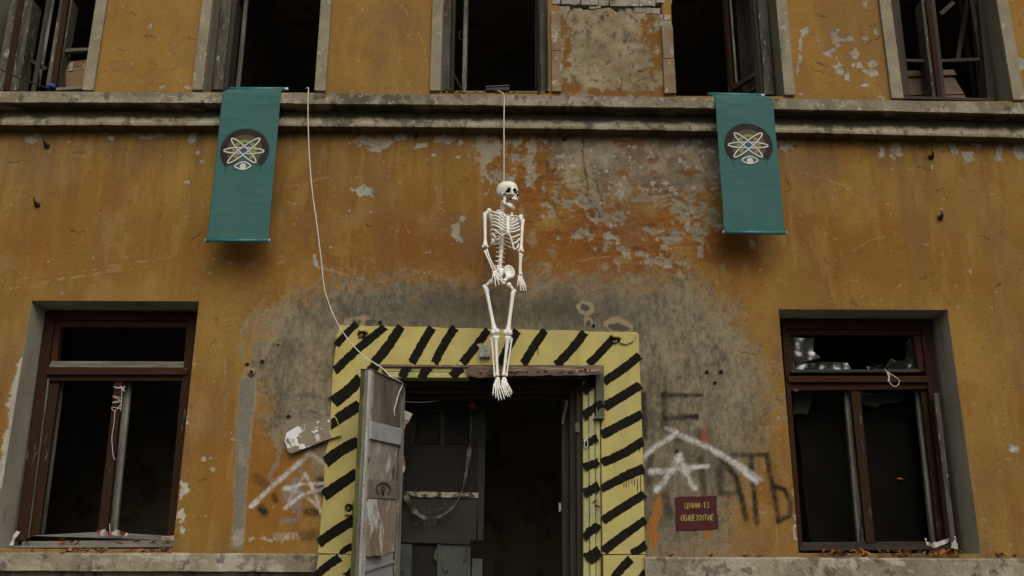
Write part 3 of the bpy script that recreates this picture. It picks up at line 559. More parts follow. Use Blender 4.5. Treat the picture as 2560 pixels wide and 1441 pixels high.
# ------------------------------------------------------------------ projecting courses (ledge under the upper windows, lower course)
LEDGE_Y, BAND_Y = -.28, -.13
def fitz(pts, y):
    P = [U(a, b, y) for a, b in pts]
    return np.polyfit([p.x for p in P], [p.z for p in P], 2)
zt_ = fitz([(0, 229), (700, 233), (1260, 239), (1940, 246), (2560, 258)], LEDGE_Y)
zb_ = fitz([(0, 256), (700, 258), (1260, 264), (1940, 273), (2560, 285)], LEDGE_Y)
bb_ = fitz([(0, 313), (700, 314), (1260, 320), (1940, 331), (2560, 344)], BAND_Y)
ztop = lambda x: np.polyval(zt_, np.clip(x, -5.4, 5.4))
zbot = lambda x: np.polyval(zb_, np.clip(x, -5.4, 5.4))
zband = lambda x: np.polyval(bb_, np.clip(x, -5.4, 5.4))
def course(name, xs, prof, colfn, nsub, parent=HOUSE):
    """prof(x) -> list of (y, z) corners; swept along x with small wear."""
    n = len(xs); P = prof(xs); k = len(P)
    ts = []
    for a in range(k - 1):
        for t in range(nsub[a]): ts.append((a, t / nsub[a]))
    ts.append((k - 2, 1.0)); m = len(ts)
    Y = np.empty((n, m)); Z = np.empty((n, m)); Sx = np.repeat(xs[:, None], m, 1); A = np.empty((n, m))
    for q, (a, t) in enumerate(ts):
        Y[:, q] = P[a][0] * (1 - t) + P[a + 1][0] * t; Z[:, q] = P[a][1] * (1 - t) + P[a + 1][1] * t; A[:, q] = a + t
    x = Sx.ravel(); a = A.ravel(); y = Y.ravel(); z = Z.ravel()
    wv = (fbm(x * 7, z * 7 + y * 7, 201, 4) - .5) * .012 + (fbm(x * 32, z * 32 + y * 32, 203, 3) - .5) * .007
    V = np.stack([x, y + wv, z + (fbm(x * 8, y * 8, 207, 4) - .5) * .008], 1)
    i, j = np.meshgrid(np.arange(n - 1), np.arange(m - 1), indexing='ij'); I = (i * m + j).ravel()
    return np_mesh(name, V, np.stack([I, I + 1, I + m + 1, I + m], 1), m_conc, parent, {'Col': np.clip(colfn(x, y, z, a), .004, .8)}, smooth=False)
def ccol(seed, cream=.5, lift=1.0, grime_shade=None):
    def f(x, y, z, a):
        n1 = fbm(x * 3, z * 3 + y * 3, seed, 5); st = fbm(x * 16, z * 2.2, seed + 3, 4); hi = fbm(x * 22, z * 22 + y * 22, seed + 5, 4)
        lo = np.array([[.19, .165, .108]]) * lift; h = np.array([[.29, .252, .172]]) * lift
        C = lo + (h - lo) * np.clip((n1 - .3) * 2.4, 0, 1)[:, None]
        def lay(m, c):
            nonlocal C
            C = C * (1 - m[:, None]) + np.array([c]) * max(lift, 1) ** .6 * m[:, None]
        lay(sstep(.52, .7, st) * .35, (.12, .1, .066))
        pk = fbm(x * 5, z * 9 + y * 4, seed + 9, 5); reg = .5 + .5 * sstep(.4, .6, fbm(x * .8, z, seed + 11, 2))
        lay(sstep(.585, .62, pk) * reg * (.9 if cream > .4 else .5), (.36, .325, .25)); lay(sstep(.62, .66, fbm(x * 12, z * 12, seed + 13, 4)) * .6, (.045, .038, .028))
        lay(sstep(.68, .71, hi) * .6, (.36, .33, .27))
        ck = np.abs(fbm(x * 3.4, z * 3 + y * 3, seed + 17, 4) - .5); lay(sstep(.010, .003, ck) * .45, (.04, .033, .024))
        if grime_shade: lay(grime_shade(x, y, z, a), (.042, .034, .022))  # grime tone that also paints in deeper shade under the projections
        return C
    return f
cx_ = np.arange(-700, 701) * .01
course('window_ledge', cx_, lambda x: [(x * 0 + .42, ztop(x) + .012), (x * 0 + LEDGE_Y + .012, ztop(x) + .004), (x * 0 + LEDGE_Y, ztop(x)), (x * 0 + LEDGE_Y, zbot(x)), (x * 0 + BAND_Y + .02, zbot(x) - .002), (x * 0 + BAND_Y, zbot(x) - .03)], ccol(301, .3, .85, lambda x, y, z, a: sstep(3.0, 3.3, a) * sstep(.2, .5, fbm(x * 6, y * 9, 351, 4)) * .9), [6, 1, 9, 8, 3])  # underside coloured darker: ragged grime plus painted shade
course('string_course', cx_, lambda x: [(x * 0 + BAND_Y + .003, zbot(x) + .01), (x * 0 + BAND_Y, zbot(x) - .04), (x * 0 + BAND_Y - .01, zband(x) + .02), (x * 0 + BAND_Y, zband(x)), (x * 0 - .02, zband(x) + .004), (x * 0 + .01, zband(x) - .004)], ccol(341, .9, 1.75, lambda x, y, z, a: np.maximum(sstep(1.62, 1.2, a + (fbm(x * 9, z * 5, 353, 5) - .5) * .8), sstep(3.0, 3.2, a) * .9) * .9), [2, 12, 2, 8, 2])  # ledge shade painted into the band's upper part and underside, edged like grime
pt_ = np.array([U(300, 1381, -.12).z, U(2100, 1391, -.12).z]); 
for nm, a, b, zb0 in (('plinth_course', -7.0, U(796, 1385, -.12).x, U(300, 1428, -.12).z), ('plinth_course', U(1612, 1395, -.12).x, 7.0, U(2000, 1444, -.12).z)):
    xx = np.linspace(a, b, int((b - a) / .012))
    zt0 = 1.955 if a < -5 else 1.94
    course(nm, xx, lambda x: [(x * 0 + .3, zt0 + x * 0), (x * 0 - .10, zt0 - .004 + x * 0), (x * 0 - .12, zt0 - .02 + x * 0), (x * 0 - .12, zb0 + x * 0), (x * 0 - .01, zb0 + x * 0), (x * 0 - .002, .2 + x * 0)], ccol(371 if a < -5 else 401, .5), [10, 2, 11, 8, 8])

# ------------------------------------------------------------------ dark rooms behind the openings
r = MB()
for z0, z1 in ((.3, 5.55), (5.8, 9.4)):
    r.add([(-7, .03, z0), (7, .03, z0), (7, 5, z0), (-7, 5, z0), (-7, .03, z1), (7, .03, z1), (7, 5, z1), (-7, 5, z1)], [(0, 1, 2, 3), (4, 7, 6, 5), (2, 6, 7, 3), (1, 5, 6, 2), (0, 3, 7, 4)])
r.build('interior_wall', m_room, HOUSE, fix=False)
r = MB()
for xp in (-1.35, 1.35): r.box(xp - .06, xp + .06, .05, 4.98, .32, 5.5)
for xp in (-3.4, -1.2, .95, 3.0): r.box(xp - .06, xp + .06, .45, 4.98, 5.82, 9.3)
r.build('partition_wall', m_room, HOUSE)

# ------------------------------------------------------------------ reveals and plaster trims
def reveal(parent, key, depth, th=.05):
    a, b, c, d = OPEN[key]; m = MB()
    m.box(a - th, a + .001, .006, depth, c, d); m.box(b - .001, b + th, .006, depth, c, d); m.box(a - th, b + th, .007, depth - .001, d - .001, d + th)
    m.box(a - th, b + th, .007, depth - .001, c - th, c + .002)
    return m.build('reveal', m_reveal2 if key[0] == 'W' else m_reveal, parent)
def trim(parent, x0, x1, z0, z1, mt, k=1):
    m = MB(); edges = np.linspace(z0, z1, k + 1)
    for q in range(k): m.box(x0, x1, -.032 - random.uniform(0, .004) * (k > 1), .02, edges[q] + (.003 if q else 0), edges[q + 1], j=.003)
    return m.build('trim', mt, parent, bevel=.006)
def window(key, depth):
    a, b, c, d = OPEN[key]
    e = empty('window', ((a + b) / 2, 0, c), HOUSE); reveal(e, key, depth); return e

def bar(m, p0, p1, w_, y0, y1, mi=0):
    """bar between two survey pixels on plane y0, w_ metres wide, back to y1"""
    a, b = U(*p0, y0), U(*p1, y0); t = (b - a).normalized(); n = Vector((t.z, 0, -t.x)) * (w_ / 2)
    f = [a - n, a + n, b + n, b - n]; m.hexa(f, [Vector((p.x, y1, p.z)) for p in f], mi)
def rnd_edge(n, a, b, amp):
    """n points from a to b with a ragged sideways wobble"""
    out = []; d = (b[0] - a[0], b[1] - a[1]); L = math.hypot(*d) or 1
    for i in range(n):
        t = i / n; k = random.uniform(-amp, amp); out.append((a[0] + d[0] * t - d[1] / L * k, a[1] + d[1] * t + d[0] / L * k))
    return out

# ---- lower left window
wl = window('L', .42); Y0 = .27
def pqo(name, q, y, y2, mt, parent, bevel=.004): return MB().pq(q, y, y2).build(name, mt, parent, bevel=bevel)
pqo('frame_head', [(110, 781), (497, 784), (496, 801), (108, 800)], Y0, .42, m_brownh, wl)
pqo('frame_stile', [(110, 796), (136, 796), (66, 1352), (38, 1352)], Y0 + .003, .42, m_brown, wl)
pqo('frame_stile', [(470, 798), (496, 800), (437, 1354), (416, 1352)], Y0 + .003, .42, m_brown, wl)
pqo('transom_bar', [(116, 921), (470, 919), (468, 937), (114, 937)], Y0 - .015, .40, m_brownh, wl)
fan = MB().pq([(134, 802), (472, 804), (471, 819), (130, 818)], Y0 + .03, .38).pq([(132, 817), (152, 817), (142, 905), (120, 905)], Y0 + .033, .37).pq([(466, 818), (472, 818), (466, 905), (459, 905)], Y0 + .033, .37)
fan.build('fanlight_sash', m_brownh, wl, bevel=.004)
pqo('fanlight_rail', [(128, 903), (467, 904), (466, 913), (124, 911)], Y0 + .02, .36, m_greywh, wl)
pqo('fanlight_sill', [(123, 911), (468, 913), (467, 920), (122, 919)], Y0 + .005, .36, m_greywh, wl)
pqo('sash_head', [(116, 937), (468, 937), (466, 953), (114, 952)], Y0 + .025, .36, m_brownh, wl)
pqo('sash_stile', [(121, 952), (148, 952), (97, 1340), (70, 1345)], Y0 + .06, .37, m_brown, wl)
pqo('draught_strip', [(115, 945), (122, 945), (70, 1345), (62, 1346)], Y0 + .02, Y0 + .05, m_greyw, wl)
pqo('mullion', [(287, 951), (307, 951), (268, 1330), (243, 1332)], Y0 + .04, .36, m_brown, wl)
pqo('inner_stile', [(308, 951), (328, 951), (290, 1330), (269, 1330)], Y0 + .16, Y0 + .2, m_greyw, wl)
pqo('sash_stile', [(453, 953), (468, 953), (434, 1345), (417, 1345)], Y0 + .06, .37, m_brown, wl)
pqo('inner_edge', [(146, 952), (151, 952), (101, 1335), (96, 1338)], Y0 + .12, Y0 + .2, m_greyw, wl)
pqo('bottom_rail', [(70, 1340), (250, 1330), (436, 1341), (436, 1352)], Y0 + .05, .36, m_greywh, wl)
pqo('sill_board', [(55, 1354), (437, 1350), (436, 1362), (52, 1366)], Y0 - .03, .36, m_greywh, wl)
pqo('sill_board', [(33, 1364), (432, 1361), (432, 1368), (30, 1371)], Y0 - .09, Y0 - .035, m_greywh, wl)
MB().pq([(405, 1342), (436, 1339), (434, 1351), (407, 1353)], Y0 - .02, Y0 + .03).build('sill_end', m_paleedge, wl)
# ---- lower right window
wr = window('R', .42)
pqo('frame_head', [(1953, 799), (2324, 800), (2324, 823), (1955, 822)], Y0, .42, m_brownh, wr)
pqo('frame_stile', [(2303, 820), (2325, 800), (2398, 1375), (2368, 1372)], Y0 + .003, .42, m_brown, wr)
pqo('frame_stile', [(1954, 802), (1966, 822), (2008, 1372), (1993, 1380)], Y0 + .003, .42, m_brown, wr)
pqo('transom_bar', [(1968, 940), (2319, 940), (2321, 956), (1971, 956)], Y0 - .015, .40, m_brownh, wr)
fan = MB().pq([(1966, 822), (2305, 824), (2305, 838), (1968, 838)], Y0 + .03, .38).pq([(1966, 826), (1974, 826), (1985, 928), (1973, 928)], Y0 + .033, .37).pq([(2283, 840), (2304, 838), (2312, 930), (2297, 928)], Y0 + .033, .37)
fan.build('fanlight_sash', m_brownh, wr, bevel=.004)
pqo('fanlight_rail', [(1976, 924), (2300, 923), (2302, 931), (1976, 932)], Y0 + .02, .36, m_darkwh, wr)
pqo('sash_head', [(1972, 956), (2318, 956), (2320, 973), (1974, 977)], Y0 + .025, .36, m_brownh, wr)
pqo('inner_stile', [(2111, 973), (2126, 973), (2166, 1356), (2145, 1356)], Y0 + .13, Y0 + .18, m_greyw, wr)
pqo('mullion', [(2126, 970), (2150, 970), (2188, 1357), (2166, 1358)], Y0 + .04, .36, m_brown, wr)
pqo('inner_stile', [(2289, 972), (2301, 972), (2346, 1354), (2330, 1354)], Y0 + .13, Y0 + .18, m_greyw, wr)
pqo('sash_stile', [(2301, 970), (2320, 970), (2372, 1358), (2345, 1358)], Y0 + .06, .37, m_brown, wr)
pqo('bottom_rail', [(2003, 1356), (2340, 1354), (2342, 1364), (2003, 1366)], Y0 + .05, .36, m_darkwh, wr)
pqo('sill_board', [(2000, 1365), (2385, 1363), (2388, 1374), (1998, 1377)], Y0 - .03, .36, m_darkwh, wr)
# broken panes in its fanlight
GY = Y0 + .07
for out in ([(1974, 840), (1996, 846), (2034, 846), (2032, 878), (2054, 897), (2020, 903), (2002, 908), (1984, 925), (1979, 900)],
            [(1984, 925), (2002, 911), (2050, 905), (2118, 908), (2128, 922), (2126, 926)],
            [(2280, 842), (2272, 850), (2262, 868), (2266, 890), (2262, 900), (2240, 904), (2228, 896), (2214, 916), (2210, 926), (2298, 925), (2288, 860)],
            [(2172, 926), (2166, 916), (2186, 918), (2206, 910), (2210, 926)]):
    MB().poly(out, GY, GY + .003).build('glass_shard', m_glass, wr)
# ---- dark film and scraps hanging behind the right window
fl = MB(); n = 20; Pts = []
for i in range(n + 1):
    for j in range(n + 1):
        p = U(1985 + (2335 - 1985) * i / n + 40 * j / n, 985 + 375 * j / n, .62); p.y += .008 * math.sin(i * .9 + j * .5) + .01 * math.sin(j * .55 - i * .8); Pts.append(p)
fl.add(Pts, [(i * (n + 1) + j, (i + 1) * (n + 1) + j, (i + 1) * (n + 1) + j + 1, i * (n + 1) + j + 1) for i in range(n) for j in range(n)], 0, True)
tag(fl.build('plastic_sheet', m_film, fix=False), 'black plastic sheet hung behind the right lower window', 'plastic sheet')
tag(MB().poly([(1985, 985), (2030, 980), (2032, 1000), (2024, 1020), (2018, 1037), (2002, 1034), (1984, 1035)], .56, .562).build('torn_cloth', m_cloth), 'grey torn rag hanging in the upper left corner of the right lower window', 'rag')
tag(MB().poly([(2152, 982), (2262, 984), (2258, 1002), (2230, 1008), (2206, 1010), (2190, 1020), (2170, 1014), (2153, 1010)], .56, .562).build('torn_cloth', m_cloth), 'grey torn rag across the top of the right lower window behind its right half', 'rag')

# ---- upper windows
def casement(parent, hx, hy, fx, fy, z0, z1, mts, bars=(.30,), wd=.045, nm='casement'):
    """sash hinged at (hx,hy) with its free stile at (fx,fy)"""
    c = empty(nm, (hx, hy, z0), parent)
    d = Vector((fx - hx, fy - hy, 0)); L = d.length; d.normalize(); nn = Vector((-d.y, d.x, 0)) * .02
    def st(s0, s1, za, zb, mt, nme):
        a = Vector((hx, hy, 0)) + d * s0; b = Vector((hx, hy, 0)) + d * s1; m = MB()
        f = [Vector((a.x, a.y, za)) - nn, Vector((b.x, b.y, za)) - nn, Vector((b.x, b.y, zb)) - nn, Vector((a.x, a.y, zb)) - nn]
        m.hexa(f, [p + nn * 2 for p in f]); m.build(nme, mt, c, bevel=.004)
    st(0, wd, z0, z1, mts[0], 'stile'); st(L - wd, L, z0, z1, mts[1], 'stile')
    for q, h in enumerate(bars): st(wd + .002, L - wd - .002, z0 + h, z0 + h + (.05 if q == 0 else .025), mts[2], 'glazing_bar')
    return c
def upwin(key):
    e = window(key, .40); a, b, c, d = OPEN[key]; return e
ZT = 7.98
w1 = upwin('W1'); trim(w1, -3.93, -3.825, 6.03, ZT, m_trim); trim(w1, -5.07, -4.97, 6.03, ZT, m_trim)
pqo('frame_stile', [(27, 0), (83, 0), (45, 226), (-14, 228)], .18, .36, m_peelw, w1)
pqo('frame_groove', [(46, -10), (62, -10), (22, 226), (6, 226)], .165, .2, m_brown, w1)
pqo('mullion', [(150, -2), (166, -2), (133, 219), (113, 221)], .18, .34, m_peelw, w1)
pqo('mullion_bead', [(157, -4), (172, -4), (139, 220), (124, 220)], .16, .2, m_brown, w1)
pqo('mullion', [(171, 0), (181, 0), (144, 220), (132, 220)], .2, .34, m_peelw, w1)
casement(w1, U(96, 215, .25).x - .04, .25, U(98, 200, .75).x, .75, 6.06, 7.9, (m_darkw, m_greyw, m_darkwh), (.32,))
pqo('glazing_bar', [(150, 122), (224, 119), (223, 126), (150, 131)], .22, .26, m_greywh, w1)
m_ = MB(); bar(m_, (38, 131), (116, 172), .035, .3, .33); m_.build('glazing_bar', m_darkwh, w1)
pqo('bottom_rail', [(140, 219), (206, 216), (205, 222), (139, 226)], .16, .3, m_greywh, w1)
w2 = upwin('W2'); trim(w2, -2.93, -2.83, 6.035, ZT, m_trim); trim(w2, -1.81, -1.71, 6.035, ZT, m_trim)
pqo('frame_stile', [(554, -2), (580, -2), (556, 224), (531, 224)], .17, .38, m_peelw, w2)
pqo('frame_bead', [(580, -2), (592, -2), (569, 224), (556, 224)], .2, .38, m_darkw, w2)
casement(w2, U(570, 200, .25).x, .25, U(598, 200, .78).x, .78, 6.06, 7.9, (m_darkw, m_greyw, m_darkwh), (.3,))
w3 = upwin('W3'); trim(w3, -.76, -.66, 6.04, ZT, m_trim); zb3 = U(1390, 34).z; trim(w3, .355, .445, 6.035, zb3, m_oldtrim, 2)
pqo('frame_stile', [(1110, -2), (1128, -2), (1123, 228), (1104, 228)], .15, .38, m_peelw, w3)
pqo('frame_bead', [(1127, -2), (1131, -2), (1126, 228), (1122, 228)], .2, .38, m_brown, w3)
pqo('frame_stile', [(1348, -2), (1366, -2), (1369, 228), (1352, 228)], .15, .38, m_peelw, w3)
pqo('frame_edge', [(1366, -2), (1378, -2), (1381, 228), (1370, 228)], .07, .2, m_greyw, w3)
casement(w3, U(1127, 200, .25).x, .25, U(1163, 200, .75).x, .75, 6.06, 7.9, (m_darkw, m_greyw, m_darkwh), (.3,))
casement(w3, U(1350, 200, .25).x, .25, U(1342, 200, .75).x, .75, 6.06, 7.9, (m_darkw, m_darkw, m_darkwh), (.3,))
pqo('bottom_board', [(1114, 227), (1362, 228), (1364, 233), (1112, 232)], .05, .3, m_greywh, w3)
hm = MB().tube(catmull([U(1157, 80, .74), U(1150, 79, .72), U(1147, 90, .72), U(1150, 99, .72), U(1157, 99, .74)], 5), .006, 6); hm.build('casement_handle', m_iron, w3)
w4 = upwin('W4'); zb4 = U(1672, 68).z; trim(w4, 1.385, 1.49, 6.02, zb4, m_oldtrim, 2); trim(w4, 2.48, 2.58, 6.01, ZT, m_trim)
pqo('frame_stile', [(1893, -2), (1917, -2), (1938, 236), (1912, 236)], .2, .38, m_peelw, w4)
pqo('frame_bead', [(1882, -2), (1893, -2), (1912, 236), (1903, 236)], .24, .38, m_darkw, w4)
casement(w4, U(1900, 200, .27).x, .27, U(1822, 200, .62).x, .62, 6.06, 7.9, (m_darkw, m_brown, m_darkwh), (.33, .2))
m_ = MB(); bar(m_, (1826, 0), (1844, 232), .02, .57, .6); m_.build('pale_bead', m_greyw, w4)
cu = MB(); n = 14; Pts = []
for i in range(n + 1):
    for zz in (6.05, 7.9): Pts.append(Vector((U(1845, 100, .9).x + .3 * i / n, .9 + .02 * math.sin(i * 1.7), zz)))
cu.add(Pts, [(2 * i, 2 * i + 2, 2 * i + 3, 2 * i + 1) for i in range(n)], 0, True)
tag(cu.build('curtain', m_cloth, fix=False), 'dim dusty curtain behind the open sash of the fourth upper window', 'curtain')
w5 = upwin('W5'); trim(w5, 3.45, 3.56, 5.98, ZT, m_trim); trim(w5, 4.56, 4.67, 5.97, ZT, m_trim)
pqo('frame_stile', [(2222, 0), (2248, 0), (2276, 240), (2254, 240)], .2, .36, m_darkw, w5)
pqo('mullion', [(2303, -2), (2314, -2), (2345, 247), (2332, 247)], .18, .34, m_peelw, w5)
pqo('mullion_bead', [(2314, -2), (2326, -2), (2356, 247), (2345, 247)], .15, .34, m_brown, w5)
pqo('mullion', [(2326, -2), (2337, -2), (2366, 247), (2356, 247)], .2, .34, m_darkw, w5)
pqo('frame_stile', [(2446, 0), (2462, 0), (2494, 250), (2470, 250)], .2, .38, m_darkw, w5)
pqo('glazing_bar', [(2244, 146), (2330, 149), (2330, 157), (2244, 154)], .25, .3, m_darkwh, w5)
m_ = MB(); bar(m_, (2350, 152), (2450, 148), .03, .25, .28); m_.build('glazing_bar', m_darkwh, w5)
m_ = MB(); bar(m_, (2352, 35), (2385, 5), .04, .28, .31); m_.build('glazing_bar', m_darkwh, w5)
m_ = MB(); bar(m_, (2395, 150), (2420, 0), .04, .5, .53); m_.build('casement_stile', m_darkw, w5)
pqo('bottom_rail', [(2254, 240), (2486, 246), (2487, 253), (2254, 247)], .14, .34, m_darkwh, w5)
casement(w5, U(2462, 200, .27).x, .27, U(2430, 200, .7).x, .7, 6.03, 7.9, (m_darkw, m_darkw, m_darkwh), (.3,))

# ---- exposed bricks over the stripped pier
BRK = [(1403, -12, 1450, 11), (1453, -9, 1495, 12), (1497, -9, 1523, 14), (1526, -7, 1597, 15), (1599, -7, 1638, 16), (1640, -9, 1662, 8), (1664, -9, 1679, 12), (1395, 14, 1425, 25), (1428, 13, 1442, 20), (1473, 14, 1502, 22), (1525, 17, 1543, 26), (1544, 17, 1562, 26), (1563, 19, 1582, 30), (1584, 18, 1613, 31), (1616, 20, 1650, 35), (1662, 17, 1677, 33), (1644, 36, 1658, 50), (1659, 37, 1675, 51), (1650, 52, 1678, 67), (1380, -12, 1400, 10), (1381, 13, 1393, 30)]
for i, (a, b, c, d) in enumerate(BRK):
    k = 3; y = random.uniform(-.02, .015) if d - b > 12 else random.uniform(0, .03)
    if i == 2: y = .035
    o_ = rnd_edge(3, (a, b), (c, b), 1.2) + rnd_edge(2, (c, b), (c, d), 1.2) + rnd_edge(3, (c, d), (a, d), 1.5) + rnd_edge(2, (a, d), (a, b), 1.2)
    MB().poly(o_, y, .09).build('brick', m_brick, HOUSE, bevel=.005)
bz = U(1500, -12).z
for row in range(9):
    for q in range(4):
        x0 = .42 + q * .25 - (.12 if row % 2 else 0); z0 = bz + .012 + row * .078
        MB().box(max(x0, .36), min(x0 + .24, 1.47), random.uniform(-.01, .02), .09, z0, z0 + .066, j=.004).build('brick', m_brick, HOUSE, bevel=.005)

# ================================================================== DOORWAY
DR = empty('doorway', (0, 0, .4), HOUSE)
a, b, c, d = OPEN['D']
m = MB(); m.box(a - .06, a, .006, .5, c, d); m.box(b, b + .06, .006, .5, c, d); m.box(a - .06, b + .06, .007, .5, d, d + .06); m.build('reveal', m_darkw, DR)
SY = -.022
L_out = [(850, 811), (843, 838), (838, 866), (834, 905), (832, 936), (831, 980), (828, 1020), (824, 1060), (822, 1096), (816, 1130), (812, 1166), (810, 1205), (808, 1245), (803, 1290), (801, 1322), (797, 1360), (795, 1384)]
outl = [(x + random.uniform(-2, 2), y) for x, y in L_out] + [(885, 1386), (905, 930), (962, 912), (1200, 914), (1502, 914), (1503, 1100), (1506, 1386), (1613, 1386), (1611, 1300), (1609, 1200), (1606, 1100), (1603, 1000), (1599, 900), (1597, 836)] + [(x, 831 - (1590 - x) * .024 + random.uniform(-1.5, 1.5)) for x in range(1590, 860, -28)]
MB().poly(outl, SY, .02).build('surround', m_yellow, DR, bevel=.004)
MB().poly([(796, 1387), (886, 1387), (872, 1700), (752, 1700)], -.13, 0).build('surround_plinth', m_yellow, DR, bevel=.006)
MB().poly([(1508, 1389), (1613, 1388), (1620, 1700), (1510, 1700)], -.085, 0).build('surround_plinth', m_yellow, DR, bevel=.006)
def stripe(p0, p1, w0, w1, y, parent, name='black_stripe', n=22, amp=1.15, mt=m_black, th=.003):
    d = (p1[0] - p0[0], p1[1] - p0[1]); L = math.hypot(*d); nx_, ny_ = -d[1] / L, d[0] / L
    bend = random.uniform(-4, 4); A = []; B = []
    for i in range(n + 1):
        t = i / n; c_ = bend * math.sin(math.pi * t); ww = (w0 + (w1 - w0) * t) / 2
        cx, cy = p0[0] + d[0] * t + nx_ * c_, p0[1] + d[1] * t + ny_ * c_
        e0 = random.uniform(-amp, amp); e1 = random.uniform(-amp, amp)
        sx = random.uniform(-3, 3) if i in (0, n) else 0
        A.append((cx + nx_ * (ww + e0) + d[0] / L * sx, cy + ny_ * (ww + e0) + d[1] / L * sx)); B.append((cx - nx_ * (ww + e1) - d[0] / L * sx, cy - ny_ * (ww + e1) - d[1] / L * sx))
    ends0 = [(p0[0] + nx_ * k * w0 / 2 + random.uniform(-2, 2), p0[1] + ny_ * k * w0 / 2 + random.uniform(-2, 2)) for k in (-.4, 0, .4)]
    ends1 = [(p1[0] + nx_ * k * w1 / 2 + random.uniform(-2, 2), p1[1] + ny_ * k * w1 / 2 + random.uniform(-2, 2)) for k in (.4, 0, -.4)]
    MB().poly(A + ends1 + B[::-1] + ends0, y - th, y + .001).build(name, mt, parent)
ST = [((842, 862), (888, 815), 18, 17), ((838, 927), (958, 822), 21, 20), ((938, 905), (999, 821), 25, 23), ((1031, 905), (1078, 824), 22, 22), ((1087, 907), (1135, 824), 21, 22), ((1156, 907), (1216, 829), 22, 19), ((1252, 909), (1291, 832), 21, 22), ((1309, 910), (1360, 832), 21, 20), ((1393, 911), (1459, 835), 22, 22), ((1473, 909), (1531, 848), 20, 20),
      ((1512, 953), (1595, 892), 22, 21), ((1513, 1017), (1596, 966), 25, 22), ((1506, 1087), (1600, 1038), 24, 22), ((1506, 1157), (1603, 1106), 22, 23), ((1506, 1222), (1604, 1174), 20, 26), ((1508, 1301), (1606, 1239), 23, 21), ((1510, 1377), (1609, 1304), 24, 20), ((1580, 1382), (1611, 1364), 18, 22),
      ((832, 1006), (896, 950), 32, 27), ((830, 1060), (896, 1016), 27, 29), ((815, 1155), (892, 1106), 30, 26), ((811, 1238), (888, 1186), 28, 26), ((798, 1357), (882, 1303), 25, 25), ((852, 1383), (880, 1369), 12, 20)]
def longer(p0, p1, e0, e1):
    d = (p1[0] - p0[0], p1[1] - p0[1]); L = math.hypot(*d); return (p0[0] - d[0] / L * e0, p0[1] - d[1] / L * e0), (p1[0] + d[0] / L * e1, p1[1] + d[1] / L * e1)
ST = [longer(p0, p1, 2, 6) + (w0, w1) for p0, p1, w0, w1 in ST]
for p0, p1, w0, w1 in ST: stripe(p0, p1, w0, w1, SY, DR)
for p0, p1, w0, w1, yy in (((790, 1440), (850, 1394), 20, 22, -.13), ((862, 1441), (880, 1426), 16, 18, -.13), ((1536, 1444), (1578, 1398), 22, 22, -.085), ((1590, 1462), (1615, 1428), 20, 18, -.085)): stripe(p0, p1, w0, w1, yy, DR)
for x, y0, y1 in ((1602, 1190, 1230), (1594, 1196, 1228), (1586, 1198, 1214), (1580, 1200, 1209), (1572, 1202, 1212), (1566, 1205, 1218), (1560, 1207, 1217), (1345, 866, 887), (1598, 1105, 1130)):
    MB().poly([(x - .8, y0), (x + .8, y0), (x + .9, y1), (x, y1 + 2), (x - .9, y1)], SY - .003, SY).build('paint_drip', m_black, DR)
# left architrave sliver, right architrave with mouldings, steel channel
AR = MB(); AR.pq([(1457, 955), (1471, 955), (1476, 1700), (1459, 1700)], -.035, .05); AR.pq([(1472, 950), (1486, 950), (1491, 1700), (1477, 1700)], -.05, .05); AR.pq([(1487, 950), (1499, 950), (1504, 1700), (1492, 1700)], -.03, .05)
AR.build('architrave', m_yellow2, DR, bevel=.006)
for p0, p1, w0, w1 in (((1457, 978), (1492, 944), 26, 22), ((1458, 1042), (1497, 1012), 22, 20), ((1458, 1110), (1494, 1094), 20, 18), ((1459, 1168), (1497, 1154), 20, 20), ((1459, 1234), (1497, 1214), 24, 24), ((1460, 1344), (1499, 1313), 22, 20), ((1468, 1400), (1500, 1378), 34, 26)):
    stripe(p0, p1, w0, w1, -.051, DR, n=8, amp=2.2)
MB().pq([(1489, 916), (1509, 914), (1512, 1044), (1490, 1046)], -.085, -.03).pq([(1484, 1042), (1512, 1043), (1512, 1047), (1484, 1047)], -.09, -.03).build('steel_channel', m_steel, DR, bevel=.004)
stripe((1492, 1018), (1509, 1010), 22, 18, -.086, DR, n=5)
MB().pq([(905, 930), (960, 914), (940, 1700), (872, 1700)], -.012, .02).build('architrave', m_yellow2, DR)
# lintel cornice
MB().pq([(952, 911), (1172, 914), (1172, 919), (950, 917)], -.125, .02).build('lintel_cap', m_tin, DR, bevel=.003)
MB().pq([(958, 917), (1172, 920), (1172, 931), (962, 929)], -.10, .02).pq([(966, 930), (1172, 932), (1172, 945), (975, 945)], -.115, .02).build('lintel_moulding', m_yellow2, DR, bevel=.006)
for p0, p1, w0, w1 in (((1004, 944), (1020, 916), 22, 22), ((1054, 945), (1072, 918), 22, 22), ((1131, 943), (1152, 919), 24, 26)): stripe(p0, p1, w0, w1, -.117, DR, n=5)
stripe((940, 912), (920, 935), 24, 22, -.026, DR, n=5)
